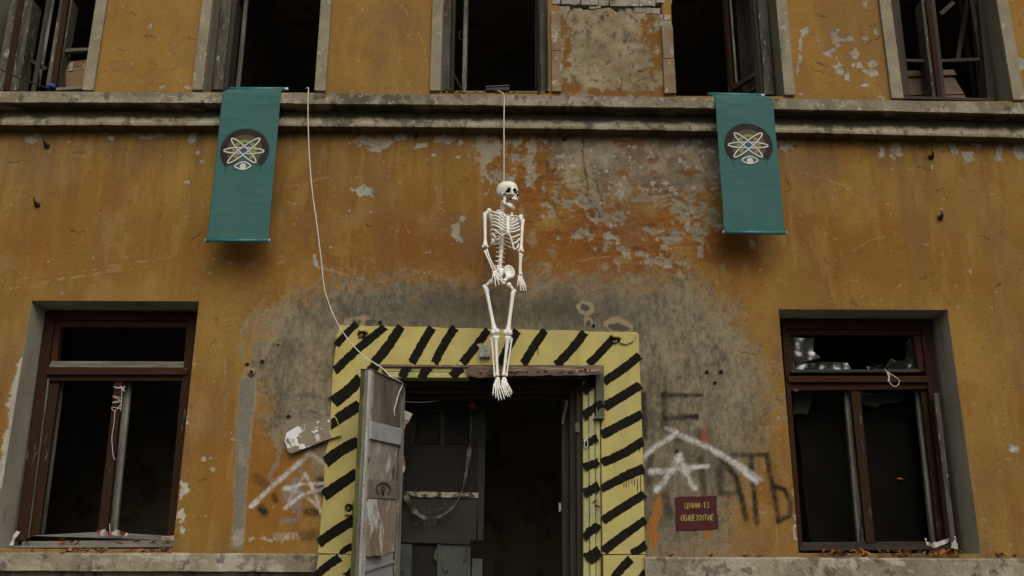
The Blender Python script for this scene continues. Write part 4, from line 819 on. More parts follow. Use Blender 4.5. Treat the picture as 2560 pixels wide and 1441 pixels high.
# sagging tin flashing
tf = MB(); N_ = 26; rows = []
for i in range(N_ + 1):
    t = i / N_; px = 1166 + (1505 - 1166) * t
    sag = 4 * math.sin(t * 9) * (1 - t) - 12 * max(0, t - .55)
    bk = U(px, 914 + 2 * math.sin(t * 4), -.02); md = U(px, 923 + sag * .5, -.14); fr = U(px, 934 + sag + random.uniform(-1, 1), -.23); lip = U(px, 941 + sag + random.uniform(-2, 1.5), -.225)
    rows.append([bk, md, fr, lip, lip + Vector((0, .02, .004)), md + Vector((0, .01, -.02))])
k = 6; tf.add([p for r_ in rows for p in r_], [(i * k + j, (i + 1) * k + j, (i + 1) * k + j + 1, i * k + j + 1) for i in range(N_) for j in range(k - 1)])
tf.build('tin_flashing', m_tin, DR)
MB().pq([(1172, 913), (1500, 915), (1500, 940), (1172, 945)], -.03, .02).build('lintel_board', m_darkwh, DR)
# door frame in the opening
fh = MB(); fh.pq([(1000, 948), (1456, 950), (1455, 968), (1000, 966)], .06, .2); fh.build('frame_head', m_darkwh, DR, bevel=.004)
fh = MB(); fh.pq([(1004, 968), (1440, 970), (1440, 985), (1004, 984)], .16, .3); fh.build('frame_head', m_darkwh, DR, bevel=.004)
fh = MB(); fh.pq([(1006, 985), (1420, 986), (1420, 998), (1006, 997)], .26, .4); fh.build('frame_head', m_darkwh, DR, bevel=.004)
for x0, x1, y_, mt in ((1441, 1458, .03, m_darkw), (1424, 1441, .14, m_darkw), (1404, 1424, .28, m_darkw)): MB().pq([(x0, 965), (x1, 965), (x1 + 5, 1750), (x0 + 4, 1750)], y_, y_ + .2).build('frame_post', mt, DR, bevel=.004)
m_ = MB(); bar(m_, (1418, 1002), (1406, 1060), .02, .2, .22); m_.build('frame_splinter', m_greyw, DR)
MB().pq([(1438, 1058), (1449, 1056), (1450, 1082), (1439, 1080)], .015, .03).build('hinge', m_steel, DR)
MB().pq([(1397, 1258), (1403, 1257), (1403, 1278), (1397, 1280)], .35, .4).build('lock_plate', m_paleedge, DR)

# ---- inner door, closed half, deeper in
IY = .55
ID = empty('inner_door', (U(1100, 1441, IY).x, IY, .4), HOUSE)
def ip(name, q, mt, y=0, th=.03, bevel=.003): return MB().pq(q, IY + y, IY + y + th).build(name, mt, ID, bevel=bevel)
ip('stile', [(1000, 995), (1024, 995), (1010, 1720), (975, 1720)], m_green, 0, .05)
ip('stile', [(1192, 995), (1216, 995), (1208, 1352), (1194, 1352)], m_green, 0, .05)
ip('head_rail', [(1024, 995), (1192, 995), (1192, 1030), (1022, 1030)], m_green, .002, .05)
ip('glazing_bar', [(1100, 1030), (1112, 1030), (1112, 1112), (1100, 1112)], m_green, .004, .04)
for q in ([(1042, 1034), (1099, 1034), (1099, 1110), (1040, 1110)], [(1113, 1034), (1172, 1034), (1172, 1110), (1113, 1110)]): ip('pane', q, m_bdark, .03, .01)
ip('bead_stile', [(1024, 1030), (1040, 1030), (1038, 1112), (1022, 1112)], m_green, .006, .03); ip('bead_stile', [(1173, 1030), (1192, 1030), (1192, 1112), (1173, 1112)], m_green, .006, .03)
ip('dark_board', [(1018, 1111), (1194, 1112), (1194, 1231), (1012, 1230)], m_bdark, -.01, .02)
ip('flaked_strip', [(1010, 1229), (1196, 1232), (1196, 1246), (1009, 1243)], m_flake, -.02, .03)
ip('slate_board', [(1006, 1244), (1193, 1247), (1190, 1352), (1004, 1344)], m_slate, -.005, .02)
ip('cross_rail', [(1003, 1341), (1176, 1345), (1175, 1362), (1003, 1356)], m_green, -.02, .04)
ip('lower_stile', [(1000, 1360), (1030, 1360), (1020, 1720), (980, 1720)], m_greenl, -.004, .04)
ip('lower_panel', [(1030, 1360), (1093, 1361), (1090, 1720), (1020, 1720)], m_bdark, .02, .02)
ip('lower_stile', [(1093, 1361), (1104, 1361), (1102, 1720), (1090, 1720)], m_greenl, -.006, .04)
ip('lower_board', [(1104, 1362), (1168, 1363), (1166, 1720), (1102, 1720)], m_greenl, .004, .03)
ip('lower_stile', [(1168, 1363), (1176, 1363), (1174, 1720), (1166, 1720)], m_greenl, -.006, .04)
ip('broken_block', [(1180, 1397), (1206, 1398), (1203, 1720), (1176, 1720)], m_greenl, 0, .04)
MB().poly([(1093, 1367), (1088, 1378), (1083, 1395), (1092, 1404)], IY - .03, IY - .027).build('paint_curl', m_greenl, ID)
ck = MB()
for st in ([(1050, 1276), (1056, 1271), (1062, 1274), (1058, 1284)], [(1066, 1283), (1072, 1274), (1078, 1280), (1070, 1286)], [(1082, 1274), (1090, 1272), (1092, 1282)], [(1096, 1284), (1098, 1272), (1108, 1271)], [(1027, 1311), (1044, 1312)], [(1036, 1304), (1046, 1318)], [(1046, 1305), (1040, 1318)], [(1060, 1306), (1064, 1316), (1070, 1306)], [(1074, 1318), (1074, 1306)], [(1086, 1318), (1088, 1305)], [(1074, 1312), (1087, 1311)]):
    ck.tube([U(x, y, IY - .007) for x, y in st], .0025, 5)
ck.build('chalk_writing', m_chalk, ID)

# ---- the open outer leaf, swung out towards the street
HX = U(1010, 962, 0.0); FX = U(928, 925, -.55)
LD = empty('open_door', (HX.x, 0, .4), HOUSE)
dv = Vector((FX.x - HX.x, -.55, 0)); LW = dv.length; dv.normalize(); nv = Vector((-dv.y, dv.x, 0))   # nv: towards the right-hand face
if nv.x < 0: nv = -nv
ztop_l = (HX.z + FX.z) / 2
def leaf_px(px, py):
    """(s, z) on the leaf's right face under a survey pixel"""
    dd = FW * F_PX + RT * (px - 1280.0) + UP * (720.5 - py); n = np.array(nv); p0 = np.array([HX.x, 0, 0])
    t = np.dot(p0 - CAMP, n) / np.dot(dd, n); p = CAMP + dd * t
    return (Vector(p) - Vector((HX.x, 0, 0))).dot(dv), p[2]
def lp(s, z, off=0.0):
    q = Vector((HX.x, 0, 0)) + dv * s + nv * off; return Vector((q.x, q.y, z))
def leafbox(name, s0, s1, z0, z1, o0, o1, mt, bevel=.003):
    m = MB(); f = [lp(s0, z0, o1), lp(s1, z0, o1), lp(s1, z1, o1), lp(s0, z1, o1)]; m.hexa(f, [lp(s0, z0, o0), lp(s1, z0, o0), lp(s1, z1, o0), lp(s0, z1, o0)]); return m.build(name, mt, LD, bevel=bevel)
def leafquad(name, q, o0, o1, mt, bevel=.003, flare=None):
    sz = [leaf_px(*p) for p in q]; f = [lp(s, z, o1) for s, z in sz]
    if flare:
        f = [p + nv * e for p, e in zip(f, flare)]
    m = MB(); m.hexa(f, [lp(s, z, o0) for s, z in sz]); return m.build(name, mt, LD, bevel=bevel)
leafbox('core', .0, LW - .01, .42, ztop_l - .006, -.05, -.012, m_darkw)
leafbox('free_edge', LW - .005, LW + .012, .41, ztop_l + .01, -.085, -.048, m_moss)
leafbox('free_edge', LW - .008, LW + .02, .405, ztop_l + .006, -.046, -.02, m_greyw)
leafbox('edge_bead', LW - .045, LW + .016, .41, ztop_l + .004, -.018, .006, m_paleedge)
leafbox('back_board', .0, LW - .006, .42, ztop_l, -.08, -.052, m_moss)
leafquad('top_panel', [(928, 924), (1007, 960), (1001, 1068), (924, 1056)], -.012, 0, m_plyw)
leafquad('batten', [(922, 1054), (1000, 1072), (996, 1114), (921, 1098)], -.005, .022, m_zinc)
leafquad('mid_panel', [(921, 1098), (996, 1114), (990, 1206), (917, 1198)], -.012, 0, m_midpanel)
leafquad('lower_batten', [(917, 1198), (990, 1206), (987, 1248), (915, 1246)], -.005, .016, m_board)
leafquad('plank', [(914, 1247), (953, 1248), (950, 1392), (926, 1390)], -.005, .01, m_plank, flare=(0, 0, .02, .05))
leafquad('plank', [(954, 1248), (990, 1249), (985, 1378), (957, 1390)], -.008, .006, m_plank)
leafquad('splinter', [(912, 1310), (920, 1308), (925, 1392), (914, 1392)], -.004, .03, m_plank)
leafquad('bottom_panel', [(909, 1388), (984, 1378), (978, 1750), (880, 1750)], -.012, -.002, m_lightpanel)
leafquad('moulding', [(909, 1420), (983, 1402), (983, 1408), (908, 1432)], -.01, .012, m_lightpanel)
leafquad('hinge_stile', [(1004, 962), (1011, 965), (986, 1750), (976, 1750)], -.012, .012, m_greyw)
leafquad('top_capping', [(924, 921), (1013, 961), (1013, 964), (926, 925)], -.085, .012, m_greyw)
eye = MB()
ring = [(952 + 17 * math.cos(t), 1224 + 16 * math.sin(t)) for t in np.linspace(math.pi * .75, math.pi * 2.25, 16)]
for path, rr in ((ring, .007), ([(952, 1212), (949, 1224), (952, 1238)], .009), ([(953, 1212), (956, 1224), (952, 1238)], .009)):
    eye.tube([lp(*leaf_px(*p), .0175) for p in path], rr, 6)
eye.build('sprayed_eye', m_ink, LD)

# ================================================================== FITTINGS ON THE WALL (parts of the house)
def hole(px, py, r_, y=.0, mt=m_hole):
    m = MB(); c_ = U(px, py, y); pts = [c_ + Vector((math.cos(t) * r_ * random.uniform(.8, 1.15), -.0035, math.sin(t) * r_ * random.uniform(.8, 1.15))) for t in np.linspace(0, 2 * math.pi, 9)[:-1]]
    m.prism(pts, Vector((0, .02, 0))); m.build('drill_hole', mt, HOUSE)
for px, py, r_ in ((1040, 342, .02), (950, 806, .017), (1767, 930, .017), (1803, 930, .017), (1788, 957, .015), (618, 911, .017), (655, 905, .018), (721, 1041, .016), (695, 862, .01), (1484, 815, .014), (1692, 1128, .012), (2300, 370, .009), (1988, 365, .009), (615, 985, .006)): hole(px, py, r_, -.005)
for px, py in ((118, 366), (94, 513), (2327, 394), (2350, 545), (1412, 347)):
    m = MB(); p = U(px, py, -.0); m.tube([p + Vector((0, .02, 0)), p + Vector((0, -.05, 0)), p + Vector((-.004, -.062, .02)), p + Vector((-.012, -.064, .05))], [.012, .012, .009, .006], 8); m.tube([p + Vector((0, .0, 0)), p + Vector((0, -.022, 0))], [.026, .022], 10)
    m.build('iron_hook', m_iron, HOUSE)
m = MB(); p = U(630, 932, 0); m.tube([p, p + Vector((-.0, -.03, .0))], [.035, .03], 10); m.build('bolt_boss', mat('bolt_boss_plaster', (.28, .2, .12), bump=.4), HOUSE)
m = MB(); m.tube([p + Vector((.006, -.02, 0)), p + Vector((.006, -.06, 0))], [.014, .012], 8); m.build('bolt', m_iron, HOUSE)
# junction box over the door, broken bits of surround, socket at the left
jb = empty('junction_box', U(1211, 896, SY - .03), HOUSE)
MB().poly([(1198, 893), (1198, 868), (1204, 861), (1222, 862), (1227, 869), (1226, 893)], SY - .05, SY).build('box_body', m_boxgrey, jb, bevel=.006)
MB().poly([(1192, 861), (1205, 858), (1207, 862), (1196, 868)], SY - .02, SY).build('box_flap', m_boxgrey, jb)
for px, py in ((1211, 876), (1217, 878)): MB().tube([U(px, py, SY - .045), U(px, py, SY - .054)], .005, 6).build('screw_hole', m_hole, jb)
def broken(px, py, rx, ry, name='broken_anchor'):
    e = empty(name, U(px, py, SY), HOUSE); o_ = [(px + rx * math.cos(t) * random.uniform(.85, 1.1), py + ry * math.sin(t) * random.uniform(.85, 1.1)) for t in np.linspace(0, 2 * math.pi, 12)[:-1]]
    MB().poly(o_, SY - .006, SY + .01).build('cavity', m_hole, e)
    MB().poly([(px - rx * 1.1, py - ry * 1.4), (px + rx * 1.2, py - ry * 1.5), (px + rx * 1.3, py - ry * .3), (px + rx * .4, py - ry * .8), (px - rx * .5, py - ry * .7)], SY - .045, SY).build('plaster_lip', m_yellow, e, bevel=.008)
    m = MB()
    for k in range(4): m.ball(U(px + random.uniform(-.5, .4) * rx, py + random.uniform(.2, .8) * ry, SY - .01), (random.uniform(.012, .022), .015, random.uniform(.01, .018)), 7)
    m.build('rubble', m_bricko, e)
broken(905, 836, 11, 10); broken(1540, 850, 11, 9)
MB().poly([(1550, 832), (1592, 834), (1584, 854), (1566, 862), (1550, 858)], SY - .02, SY).build('plaster_lip', m_yellow, HOUSE, bevel=.006)
se = empty('wall_socket', U(871, 1288, SY - .03), HOUSE)
MB().poly([(862, 1250), (882, 1251), (881, 1288), (860, 1288)], SY - .035, SY).build('socket_plate', m_yellow, se, bevel=.006)
MB().tube([U(872, 1270, SY - .036), U(872, 1270, SY - .041)], [.033, .031], 12).build('socket_cavity', m_hole, se)
MB().tube([U(870, 1273, SY - .042), U(870, 1273, SY - .05)], [.018, .012], 9).build('socket_core', m_bricko, se)
# plank leaning in the right window reveal
pk = MB(); a_ = U(2341, 983, .18); b_ = U(2386, 1372, .1); pk.hexa([a_ + Vector((-.02, 0, 0)), a_ + Vector((.022, 0, 0)), b_ + Vector((.018, 0, 0)), b_ + Vector((-.024, 0, 0))], [a_ + Vector((-.02, .03, 0)), a_ + Vector((.022, .03, 0)), b_ + Vector((.018, .03, 0)), b_ + Vector((-.024, .03, 0))])
tag(pk.build('leaning_plank', m_peelw, bevel=.003), 'long flaking plank leaning in the right reveal of the lower right window', 'plank')
# ================================================================== SKELETON
def sdf_mesh(fn, lo, hi, h):
    """surface nets on a numpy distance field -> verts, quads"""
    ax = [np.arange(lo[i], hi[i] + h, h) for i in range(3)]
    X, Y, Z = np.meshgrid(*ax, indexing='ij'); D = fn(X, Y, Z); ins = D < 0
    n = D.shape
    c = [D[i:n[0] - 1 + i, j:n[1] - 1 + j, k:n[2] - 1 + k] for i in (0, 1) for j in (0, 1) for k in (0, 1)]
    off = [(i, j, k) for i in (0, 1) for j in (0, 1) for k in (0, 1)]
    st = np.stack([q < 0 for q in c]); act = st.any(0) & ~st.all(0)
    acc = np.zeros(act.shape + (3,)); cnt = np.zeros(act.shape)
    for a in range(8):
        for b in range(a + 1, 8):
            d = [off[b][q] - off[a][q] for q in range(3)]
            if sum(abs(v) for v in d) != 1: continue
            m = st[a] != st[b]; t = np.where(m, c[a] / np.where(m, c[a] - c[b], 1), 0)
            for q in range(3): acc[..., q] += np.where(m, off[a][q] + d[q] * t, 0)
            cnt += m
    idx = -np.ones(act.shape, int); ii = np.argwhere(act); idx[act] = np.arange(len(ii))
    V = (ii + acc[act] / cnt[act][:, None]) * h + np.array(lo)
    Q = []
    for d in range(3):
        e1, e2 = (d + 1) % 3, (d + 2) % 3
        sl0 = [slice(None)] * 3; sl1 = [slice(None)] * 3; sl0[d] = slice(0, -1); sl1[d] = slice(1, None)
        a = ins[tuple(sl0)]; b = ins[tuple(sl1)]; w_ = np.argwhere(a != b)
        w_ = w_[(w_[:, e1] > 0) & (w_[:, e2] > 0) & (w_[:, e1] < n[e1] - 1) & (w_[:, e2] < n[e2] - 1)]
        if not len(w_): continue
        fl_ = a[tuple(w_.T)]
        def g(o1, o2):
            k = w_.copy(); k[:, e1] -= o1; k[:, e2] -= o2; return idx[tuple(k.T)]
        q = np.stack([g(1, 1), g(0, 1), g(0, 0), g(1, 0)], 1); q[~fl_] = q[~fl_][:, ::-1]; Q.append(q)
    return V, np.concatenate(Q)
def E3(X, Y, Z, c, r):
    k = np.sqrt(((X - c[0]) / r[0]) ** 2 + ((Y - c[1]) / r[1]) ** 2 + ((Z - c[2]) / r[2]) ** 2); return (k - 1) * min(r)
def CAP(X, Y, Z, a, b, ra, rb=None):
    rb = ra if rb is None else rb; a = np.array(a); b = np.array(b); d = b - a
    t = np.clip(((X - a[0]) * d[0] + (Y - a[1]) * d[1] + (Z - a[2]) * d[2]) / d.dot(d), 0, 1)
    return np.sqrt((X - a[0] - d[0] * t) ** 2 + (Y - a[1] - d[1] * t) ** 2 + (Z - a[2] - d[2] * t) ** 2) - (ra + (rb - ra) * t)
def SU(a, b, k):
    h = np.clip(.5 + .5 * (b - a) / k, 0, 1); return b * (1 - h) + a * h - k * h * (1 - h)
def SS(a, b, k): return -SU(-a, b, k)          # a minus b, smooth
SKY_ = -.33
S = lambda px, py, dy=0.0: U(px, py, SKY_ + dy)
SK = empty('skeleton', S(1250, 1000), None)
tag(SK, 'white plastic skeleton hanging by its skull from a cord before the doorway', 'skeleton')
def place(name, VQ, basis, org, mats, parent, sel=None):
    V, Q = VQ; R_, F_, Z_ = basis
    Wv = np.array(org)[None] + V[:, :1] * np.array(R_) + V[:, 1:2] * np.array(F_) + V[:, 2:] * np.array(Z_)
    o = np_mesh(name, Wv, Q, mats, parent)
    if sel is not None:
        cen = V[Q].mean(1); o.data.polygons.foreach_set('material_index', sel(cen[:, 0], cen[:, 1], cen[:, 2]).astype(np.int32))
    bm = bmesh.new(); bm.from_mesh(o.data); bmesh.ops.recalc_face_normals(bm, faces=bm.faces); bm.to_mesh(o.data); bm.free()
    return o
# ---- skull (x = its right, y = forward, z = up)
def skull(X, Y, Z):
    A = np.abs(X)
    d = E3(X, Y, Z, (0, -.022, .062), (.070, .088, .066))
    d = SU(d, E3(X, Y, Z, (0, .035, .055), (.054, .042, .05)), .02)
    d = SU(d, E3(X, Y, Z, (0, -.045, .03), (.058, .06, .05)), .02)
    d = SS(d, E3(A, Y, Z, (.078, .032, .022), (.022, .035, .036)), .012)
    d = SU(d, E3(A, Y, Z, (.032, .066, .008), (.027, .022, .030)), .01)
    d = SU(d, E3(X, Y, Z, (0, .066, -.022), (.034, .026, .032)), .012)
    d = SU(d, E3(A, Y, Z, (.042, .06, -.012), (.014, .016, .014)), .012)
    d = SU(d, CAP(A, Y, Z, (.050, .055, -.012), (.066, .02, -.012), .006), .004); d = SU(d, CAP(A, Y, Z, (.066, .02, -.012), (.062, -.012, -.008), .006), .005)
    d = SU(d, CAP(A, Y, Z, (.012, .080, .034), (.046, .070, .032), .008), .01)
    d = SU(d, CAP(X, Y, Z, (0, .082, .012), (0, .092, -.004), .006, .005), .006)
    d = SU(d, CAP(A, Y, Z, (.056, -.022, -.006), (.052, -.012, -.03), .013, .007), .01)
    d = np.maximum(d, -(Z + .032 + np.clip(.03 - Y, 0, .1) * .1 - np.clip(Y - .03, 0, .02) * -1.2))
    d = SS(d, E3(A, Y, Z, (.030, .087, .012), (.0255, .027, .0235)), .004)
    d = SS(d, E3(A, Y, Z, (.007, .098, -.018), (.009, .022, .015)), .003)
    d = SS(d, E3(A, Y, Z, (.036, .03, -.04), (.014, .03, .022)), .008)
    th = np.arctan2(X, Y - .045); rad = np.hypot(X, Y - .045)
    row = np.maximum(np.abs(rad - .036) - .006 + .002 * (np.abs(np.sin(th * 9)) < .28), np.maximum(np.abs(Z + .052) - .0085, .0 - (Y - .052)))
    d = np.minimum(d, row)
    return d
def skull_sel(x, y, z):
    a = np.abs(x)
    so = (((a - .030) / .0275) ** 2 + ((y - .082) / .036) ** 2 + ((z - .012) / .0255) ** 2 < 1) | (((a - .007) / .011) ** 2 + ((y - .09) / .026) ** 2 + ((z + .018) / .017) ** 2 < 1)
    te = ((a - .060) / .03) ** 2 + ((y - .018) / .034) ** 2 + ((z - .012 - (y - .018) * .8) / .024) ** 2 < 1
    un = (((a - .04) / .02) ** 2 + ((y - .03) / .034) ** 2 + ((z + .036) / .02) ** 2 < 1) | (((a - .058) / .014) ** 2 + ((y + .004) / .01) ** 2 + ((z + .022) / .012) ** 2 < 1)
    return np.where(so | te, 1, np.where(un, 2, 0))
ya = math.radians(29); hF = Vector((math.cos(ya), -math.sin(ya), -.02)).normalized(); hZ = Vector((0, 0, 1)); hR = hF.cross(hZ).normalized(); hZ = hR.cross(hF)
HO = S(1267, 474) - hZ * .058 - hF * -.018
sk_ = place('skull', sdf_mesh(skull, (-.085, -.125, -.075), (.085, .12, .14), .0035), (hR, hF, hZ), HO, [m_bone, m_boned, m_bonea], SK, skull_sel)
def jaw(X, Y, Z):
    A = np.abs(X)
    d = CAP(A, Y, Z, (.053, .0, -.018), (.047, .004, -.07), .007, .008); d = np.maximum(d, -1)
    d = SU(d, CAP(A, Y, Z, (.047, .012, -.03), (.045, .012, -.07), .007, .009), .008)
    d = SU(d, CAP(A, Y, Z, (.046, .006, -.072), (.018, .072, -.088), .010, .010), .008)
    d = SU(d, CAP(X, Y, Z, (-.02, .072, -.088), (.02, .072, -.088), .011), .01)
    th = np.arctan2(X, Y - .036); rad = np.hypot(X, Y - .036)
    row = np.maximum(np.abs(rad - .035) - .005 + .002 * (np.abs(np.sin(th * 9)) < .28), np.maximum(np.abs(Z + .071) - .008, .04 - Y))
    return SU(d, row, .003)
jF = (hF * math.cos(.3) - hZ * math.sin(.3)); jZ = (hZ * math.cos(.3) + hF * math.sin(.3))
place('jaw', sdf_mesh(jaw, (-.075, -.025, -.11), (.075, .1, .0), .0035), (hR, jF, jZ), HO + hZ * -.010 - hF * .004, [m_bone], SK)
CORD_END = S(1260, 457); MB().tube([CORD_END - hZ * .012, CORD_END + hZ * .003], [.009, .006], 8).build('hanging_ring', m_iron, SK)
# ---- spine
tA = math.radians(24); tF = Vector((math.sin(tA), -math.cos(tA), 0)); tR = tF.cross(Vector((0, 0, 1))).normalized(); tZ = Vector((0, 0, 1))
spine = catmull([S(1261, 500, -.0), S(1259, 515, .0), S(1257, 532, .02), S(1256, 560, .045), S(1255, 590, .05), S(1254.5, 612, .04), S(1252, 640, .025), S(1249, 672, .03)], 12)
sl_ = [0]
for a, b in zip(spine[:-1], spine[1:]): sl_.append(sl_[-1] + (b - a).length)
def spine_at(s):
    for i in range(len(sl_) - 1):
        if sl_[i + 1] >= s: return spine[i].lerp(spine[i + 1], (s - sl_[i]) / (sl_[i + 1] - sl_[i])), (spine[i + 1] - spine[i]).normalized()
    return spine[-1], (spine[-1] - spine[-2]).normalized()
TOT = sl_[-1]; cuts = [0]
for i in range(24): cuts.append(cuts[-1] + (.62 if i < 7 else .95 if i < 19 else 1.55))
cuts = [c_ / cuts[-1] * TOT for c_ in cuts]
for i in range(24):
    s0, s1 = cuts[i], cuts[i + 1]; p0, t = spine_at(s0 + (s1 - s0) * .06); p1, _ = spine_at(s1 - (s1 - s0) * .18); rr = .011 if i < 7 else .014 + .004 * (i - 7) / 12 if i < 19 else .0205
    m = MB(); mid = p0.lerp(p1, .5)
    m.tube([p0, p0.lerp(p1, .15), mid, p0.lerp(p1, .85), p1], [rr * .9, rr, rr * .84, rr * 1.02, rr * .92], 10)
    q1, _ = spine_at(s1)
    m.tube([p1, q1], [rr * .84, rr * .84], 10)
    wl_ = .024 if i < 7 else .028 if i < 19 else .040
    for sg in (-1, 1): m.tube([mid - tF * .006, mid + tR * sg * wl_ * .6 - tF * .008, mid + tR * sg * wl_ - tF * .012], [.0065, .0055, .0065] if i >= 7 else [.005, .004, .005], 6)
    m.tube([mid - tF * rr * .8, mid - tF * (rr + .026) - tZ * .012], [.006, .005], 6)
    m.build('vertebra', m_bone, SK)
# ---- rib cage
zpx = lambda py: S(1257, py, .03).z
st_top = S(1269.5, 542, -.085); st_bot = S(1270, 581, -.10)
m = MB(); m.tube([st_top + tZ * .006, st_top - tZ * .012, st_top.lerp(st_bot, .28), st_top.lerp(st_bot, .34), st_top.lerp(st_bot, .7), st_bot, st_bot - tZ * .02], [.014, .019, .013, .015, .017, .012, .004], 10, squash=.45)
m.build('sternum', m_bone, SK)
WID = [.060, .086, .104, .114, .120, .123, .123, .120, .110, .088]; DEP = [.09, .125, .145, .155, .16, .162, .16, .155, .14, .08]
cm = {sg: [] for sg in (-1, 1)}
for sg in (1, -1):
    m_end = S(1228, 612, -.06) if sg == 1 else S(1285.5, 625, -.075)
    for i in range(10):
        fi = 7 + i * 1.18; i0 = int(fi); p, _ = spine_at(cuts[i0] + (fi - i0 + .1) * (cuts[i0 + 1] - cuts[i0])); p = p - tF * .004
        if i < 6: end = st_top.lerp(st_bot, .04 + .185 * i) + tR * sg * .014
        elif i < 9: end = st_bot.lerp(m_end, (.3, .62, .96)[i - 6])
        else: end = None
        pts = []
        for k in range(15):
            t = k / 14 * (1.0 if i < 9 else .6); an = math.pi * t
            lat = WID[i] * math.sin(an) ** .8 if 0 < an < math.pi - 1e-6 else 0; fw = DEP[i] * (1 - math.cos(an)) / 2
            fw -= .018 * math.sin(min(an * 2.2, math.pi))
            zz = -.006 * math.sin(an) - .013 * max(0, i - 5) * math.sin(an * .5)
            q = p + tR * sg * (lat + .012 * (1 - t)) + tF * fw + tZ * zz
            if end is not None and t > .5:
                u_ = (t - .5) / .5; u_ = u_ * u_ * (3 - 2 * u_)
                base = p + tR * sg * (WID[i] * math.sin(an) ** .8 if an < math.pi - 1e-6 else 0) + tF * fw + tZ * zz
                tgt = end + tR * sg * WID[i] * .62 * math.sin(an) + tZ * (-.016 * math.sin(an))
                q = base.lerp(tgt, u_)
            pts.append(q)
        if end is not None: pts[-1] = end
        m = MB(); m.tube(pts, [.0055 if k < 5 else .0078 if k < 11 else .007 for k in range(15)], 7); m.build('rib', m_bone, SK)
    m = MB(); m.tube(catmull([st_bot + tR * sg * .006, st_bot.lerp(m_end, .33) + tR * sg * .006, st_bot.lerp(m_end, .66) + tR * sg * .004, m_end], 5), .0078, 7); m.build('costal_cartilage', m_bone, SK)
# ---- shoulder girdle
shL = S(1222.5, 529, -.04); shR = S(1302.5, 544, .0)
for sh, sg in ((shL, 1), (shR, -1)):
    stp = st_top + tR * sg * .012 + tZ * .004
    mid = stp.lerp(sh, .5) + tF * .012 + tZ * .004
    m = MB(); m.tube(catmull([stp, stp.lerp(sh, .25) + tF * .014, mid, stp.lerp(sh, .8) - tF * .004 + tZ * .006, sh + tZ * .012], 4), [.0095 if k in (0, 1, 15, 16) else .0068 for k in range(17)], 8); m.build('collarbone', m_bone, SK)
    b0 = sh - tF * .02
    blade = [b0 + tZ * .012, b0 + tR * -sg * .075 - tF * .05 + tZ * .006, b0 + tR * -sg * .062 - tF * .05 - tZ * .12, b0 + tR * -sg * .03 - tF * .028 - tZ * .06, b0 - tZ * .016]
    m = MB(); m.prism(blade, -tF * .006)
    m.tube([b0 + tR * -sg * .075 - tF * .055 - tZ * .012, b0 + tR * -sg * .03 - tF * .04 + tZ * .008, sh + tZ * .014], [.005, .007, .010], 6); m.ball(sh + tZ * .006, (.021, .020, .022), 10); m.build('shoulder_blade', m_bone, SK)
# ---- long bones
def long_bone(name, p0, p1, prof, extra=(), n=10, squash=None):
    m = MB(); L = p1 - p0
    m.tube([p0 + L * t for t, r_ in prof], [r_ for t, r_ in prof], n, squash=squash)
    for c_, r_ in extra: m.ball(c_, r_, 10)
    return m.build(name, m_bone, SK)
def across(p0, p1):
    d = (p1 - p0).normalized(); return d.cross(Vector((0, -1, 0))).normalized()
for p0, p1, hd, iv in ((S(1212, 534, -.06), S(1213.2, 618, -.06), 1, 1), (S(1307, 550, -.01), S(1302, 629, -.02), -1, -1)):
    ac = across(p0, p1)
    long_bone('upper_arm_bone', p0, p1, [(-.03, .010), (0, .0175), (.07, .0185), (.16, .0145), (.5, .0125), (.8, .0125), (.9, .019), (.96, .023), (1.0, .018)], [(p0 + Vector((.016 * hd, 0, .004)), (.017, .017, .018)), (p1 + ac * .017 + Vector((0, 0, .004)), .0135), (p1 - ac * .017 + Vector((0, 0, .004)), .0125)], squash=.8)
for (u0, u1), (r0, r1) in (((S(1211.5, 627, -.06), S(1232.5, 676, -.085)), (S(1217, 624, -.06), S(1239.5, 676, -.095))), ((S(1300, 632, -.02), S(1298.5, 689, -.03)), (S(1305, 636, -.025), S(1303, 688, -.04)))):
    long_bone('ulna', u0, u1, [(0, .007), (.04, .012), (.12, .009), (.5, .0062), (.9, .0068), (1, .0075)], n=8)
    bow = r0.lerp(r1, .5) + across(r0, r1) * .006; m = MB(); m.tube(catmull([r0, bow, r1], 6), [.009, .008, .0065, .006, .006, .006, .006, .006, .0065, .007, .008, .010, .0115], 8); m.build('radius', m_bone, SK)
def digits(parent, wrist, tips, names, r_, bulge, curl, nb=3, spread=None, start=.24):
    for (tx, ty, td), nm_, (bx, by, bd) in zip(tips, names, spread):
        a = S(bx, by, bd); b = S(tx, ty, td); m = MB(); pts = []; rad = []
        N_ = 17
        for k in range(N_):
            t = k / (N_ - 1); p = a.lerp(b, t) + Vector((0, -1, 0)) * curl * math.sin(math.pi * t); pts.append(p)
            jt = min(abs(t - q) for q in ((0, .46, .70, .87) if nb == 3 else (0, .55, .8)))
            rad.append(r_ * (1 - .3 * t) * (1 + bulge * max(0, 1 - jt / .07)) * (.55 if k == N_ - 1 else 1))
        m.tube(pts, rad, 7); m.build(nm_, m_bone, parent)
def hand(w0, w1, tips, spread, dy):
    c_ = (S(*w0) + S(*w1)) / 2; h = empty('hand', c_, SK)
    m = MB(); a = S(*w0); b = S(*w1); ax = across(a, b)
    for r_ in range(2):
        for k in range(4): m.ball(a.lerp(b, .2 + .6 * r_) + ax * (k - 1.5) * .0095 + Vector((0, random.uniform(-.003, .003), 0)), (.0078, .0075, .0082), 8)
    m.ball(a.lerp(b, .5), (.017, .007, .013), 8)
    m.build('wrist_bones', m_bone, h)
    digits(h, a, tips, ['thumb'] + ['finger'] * 4, .0050, .55, .012, spread=spread)
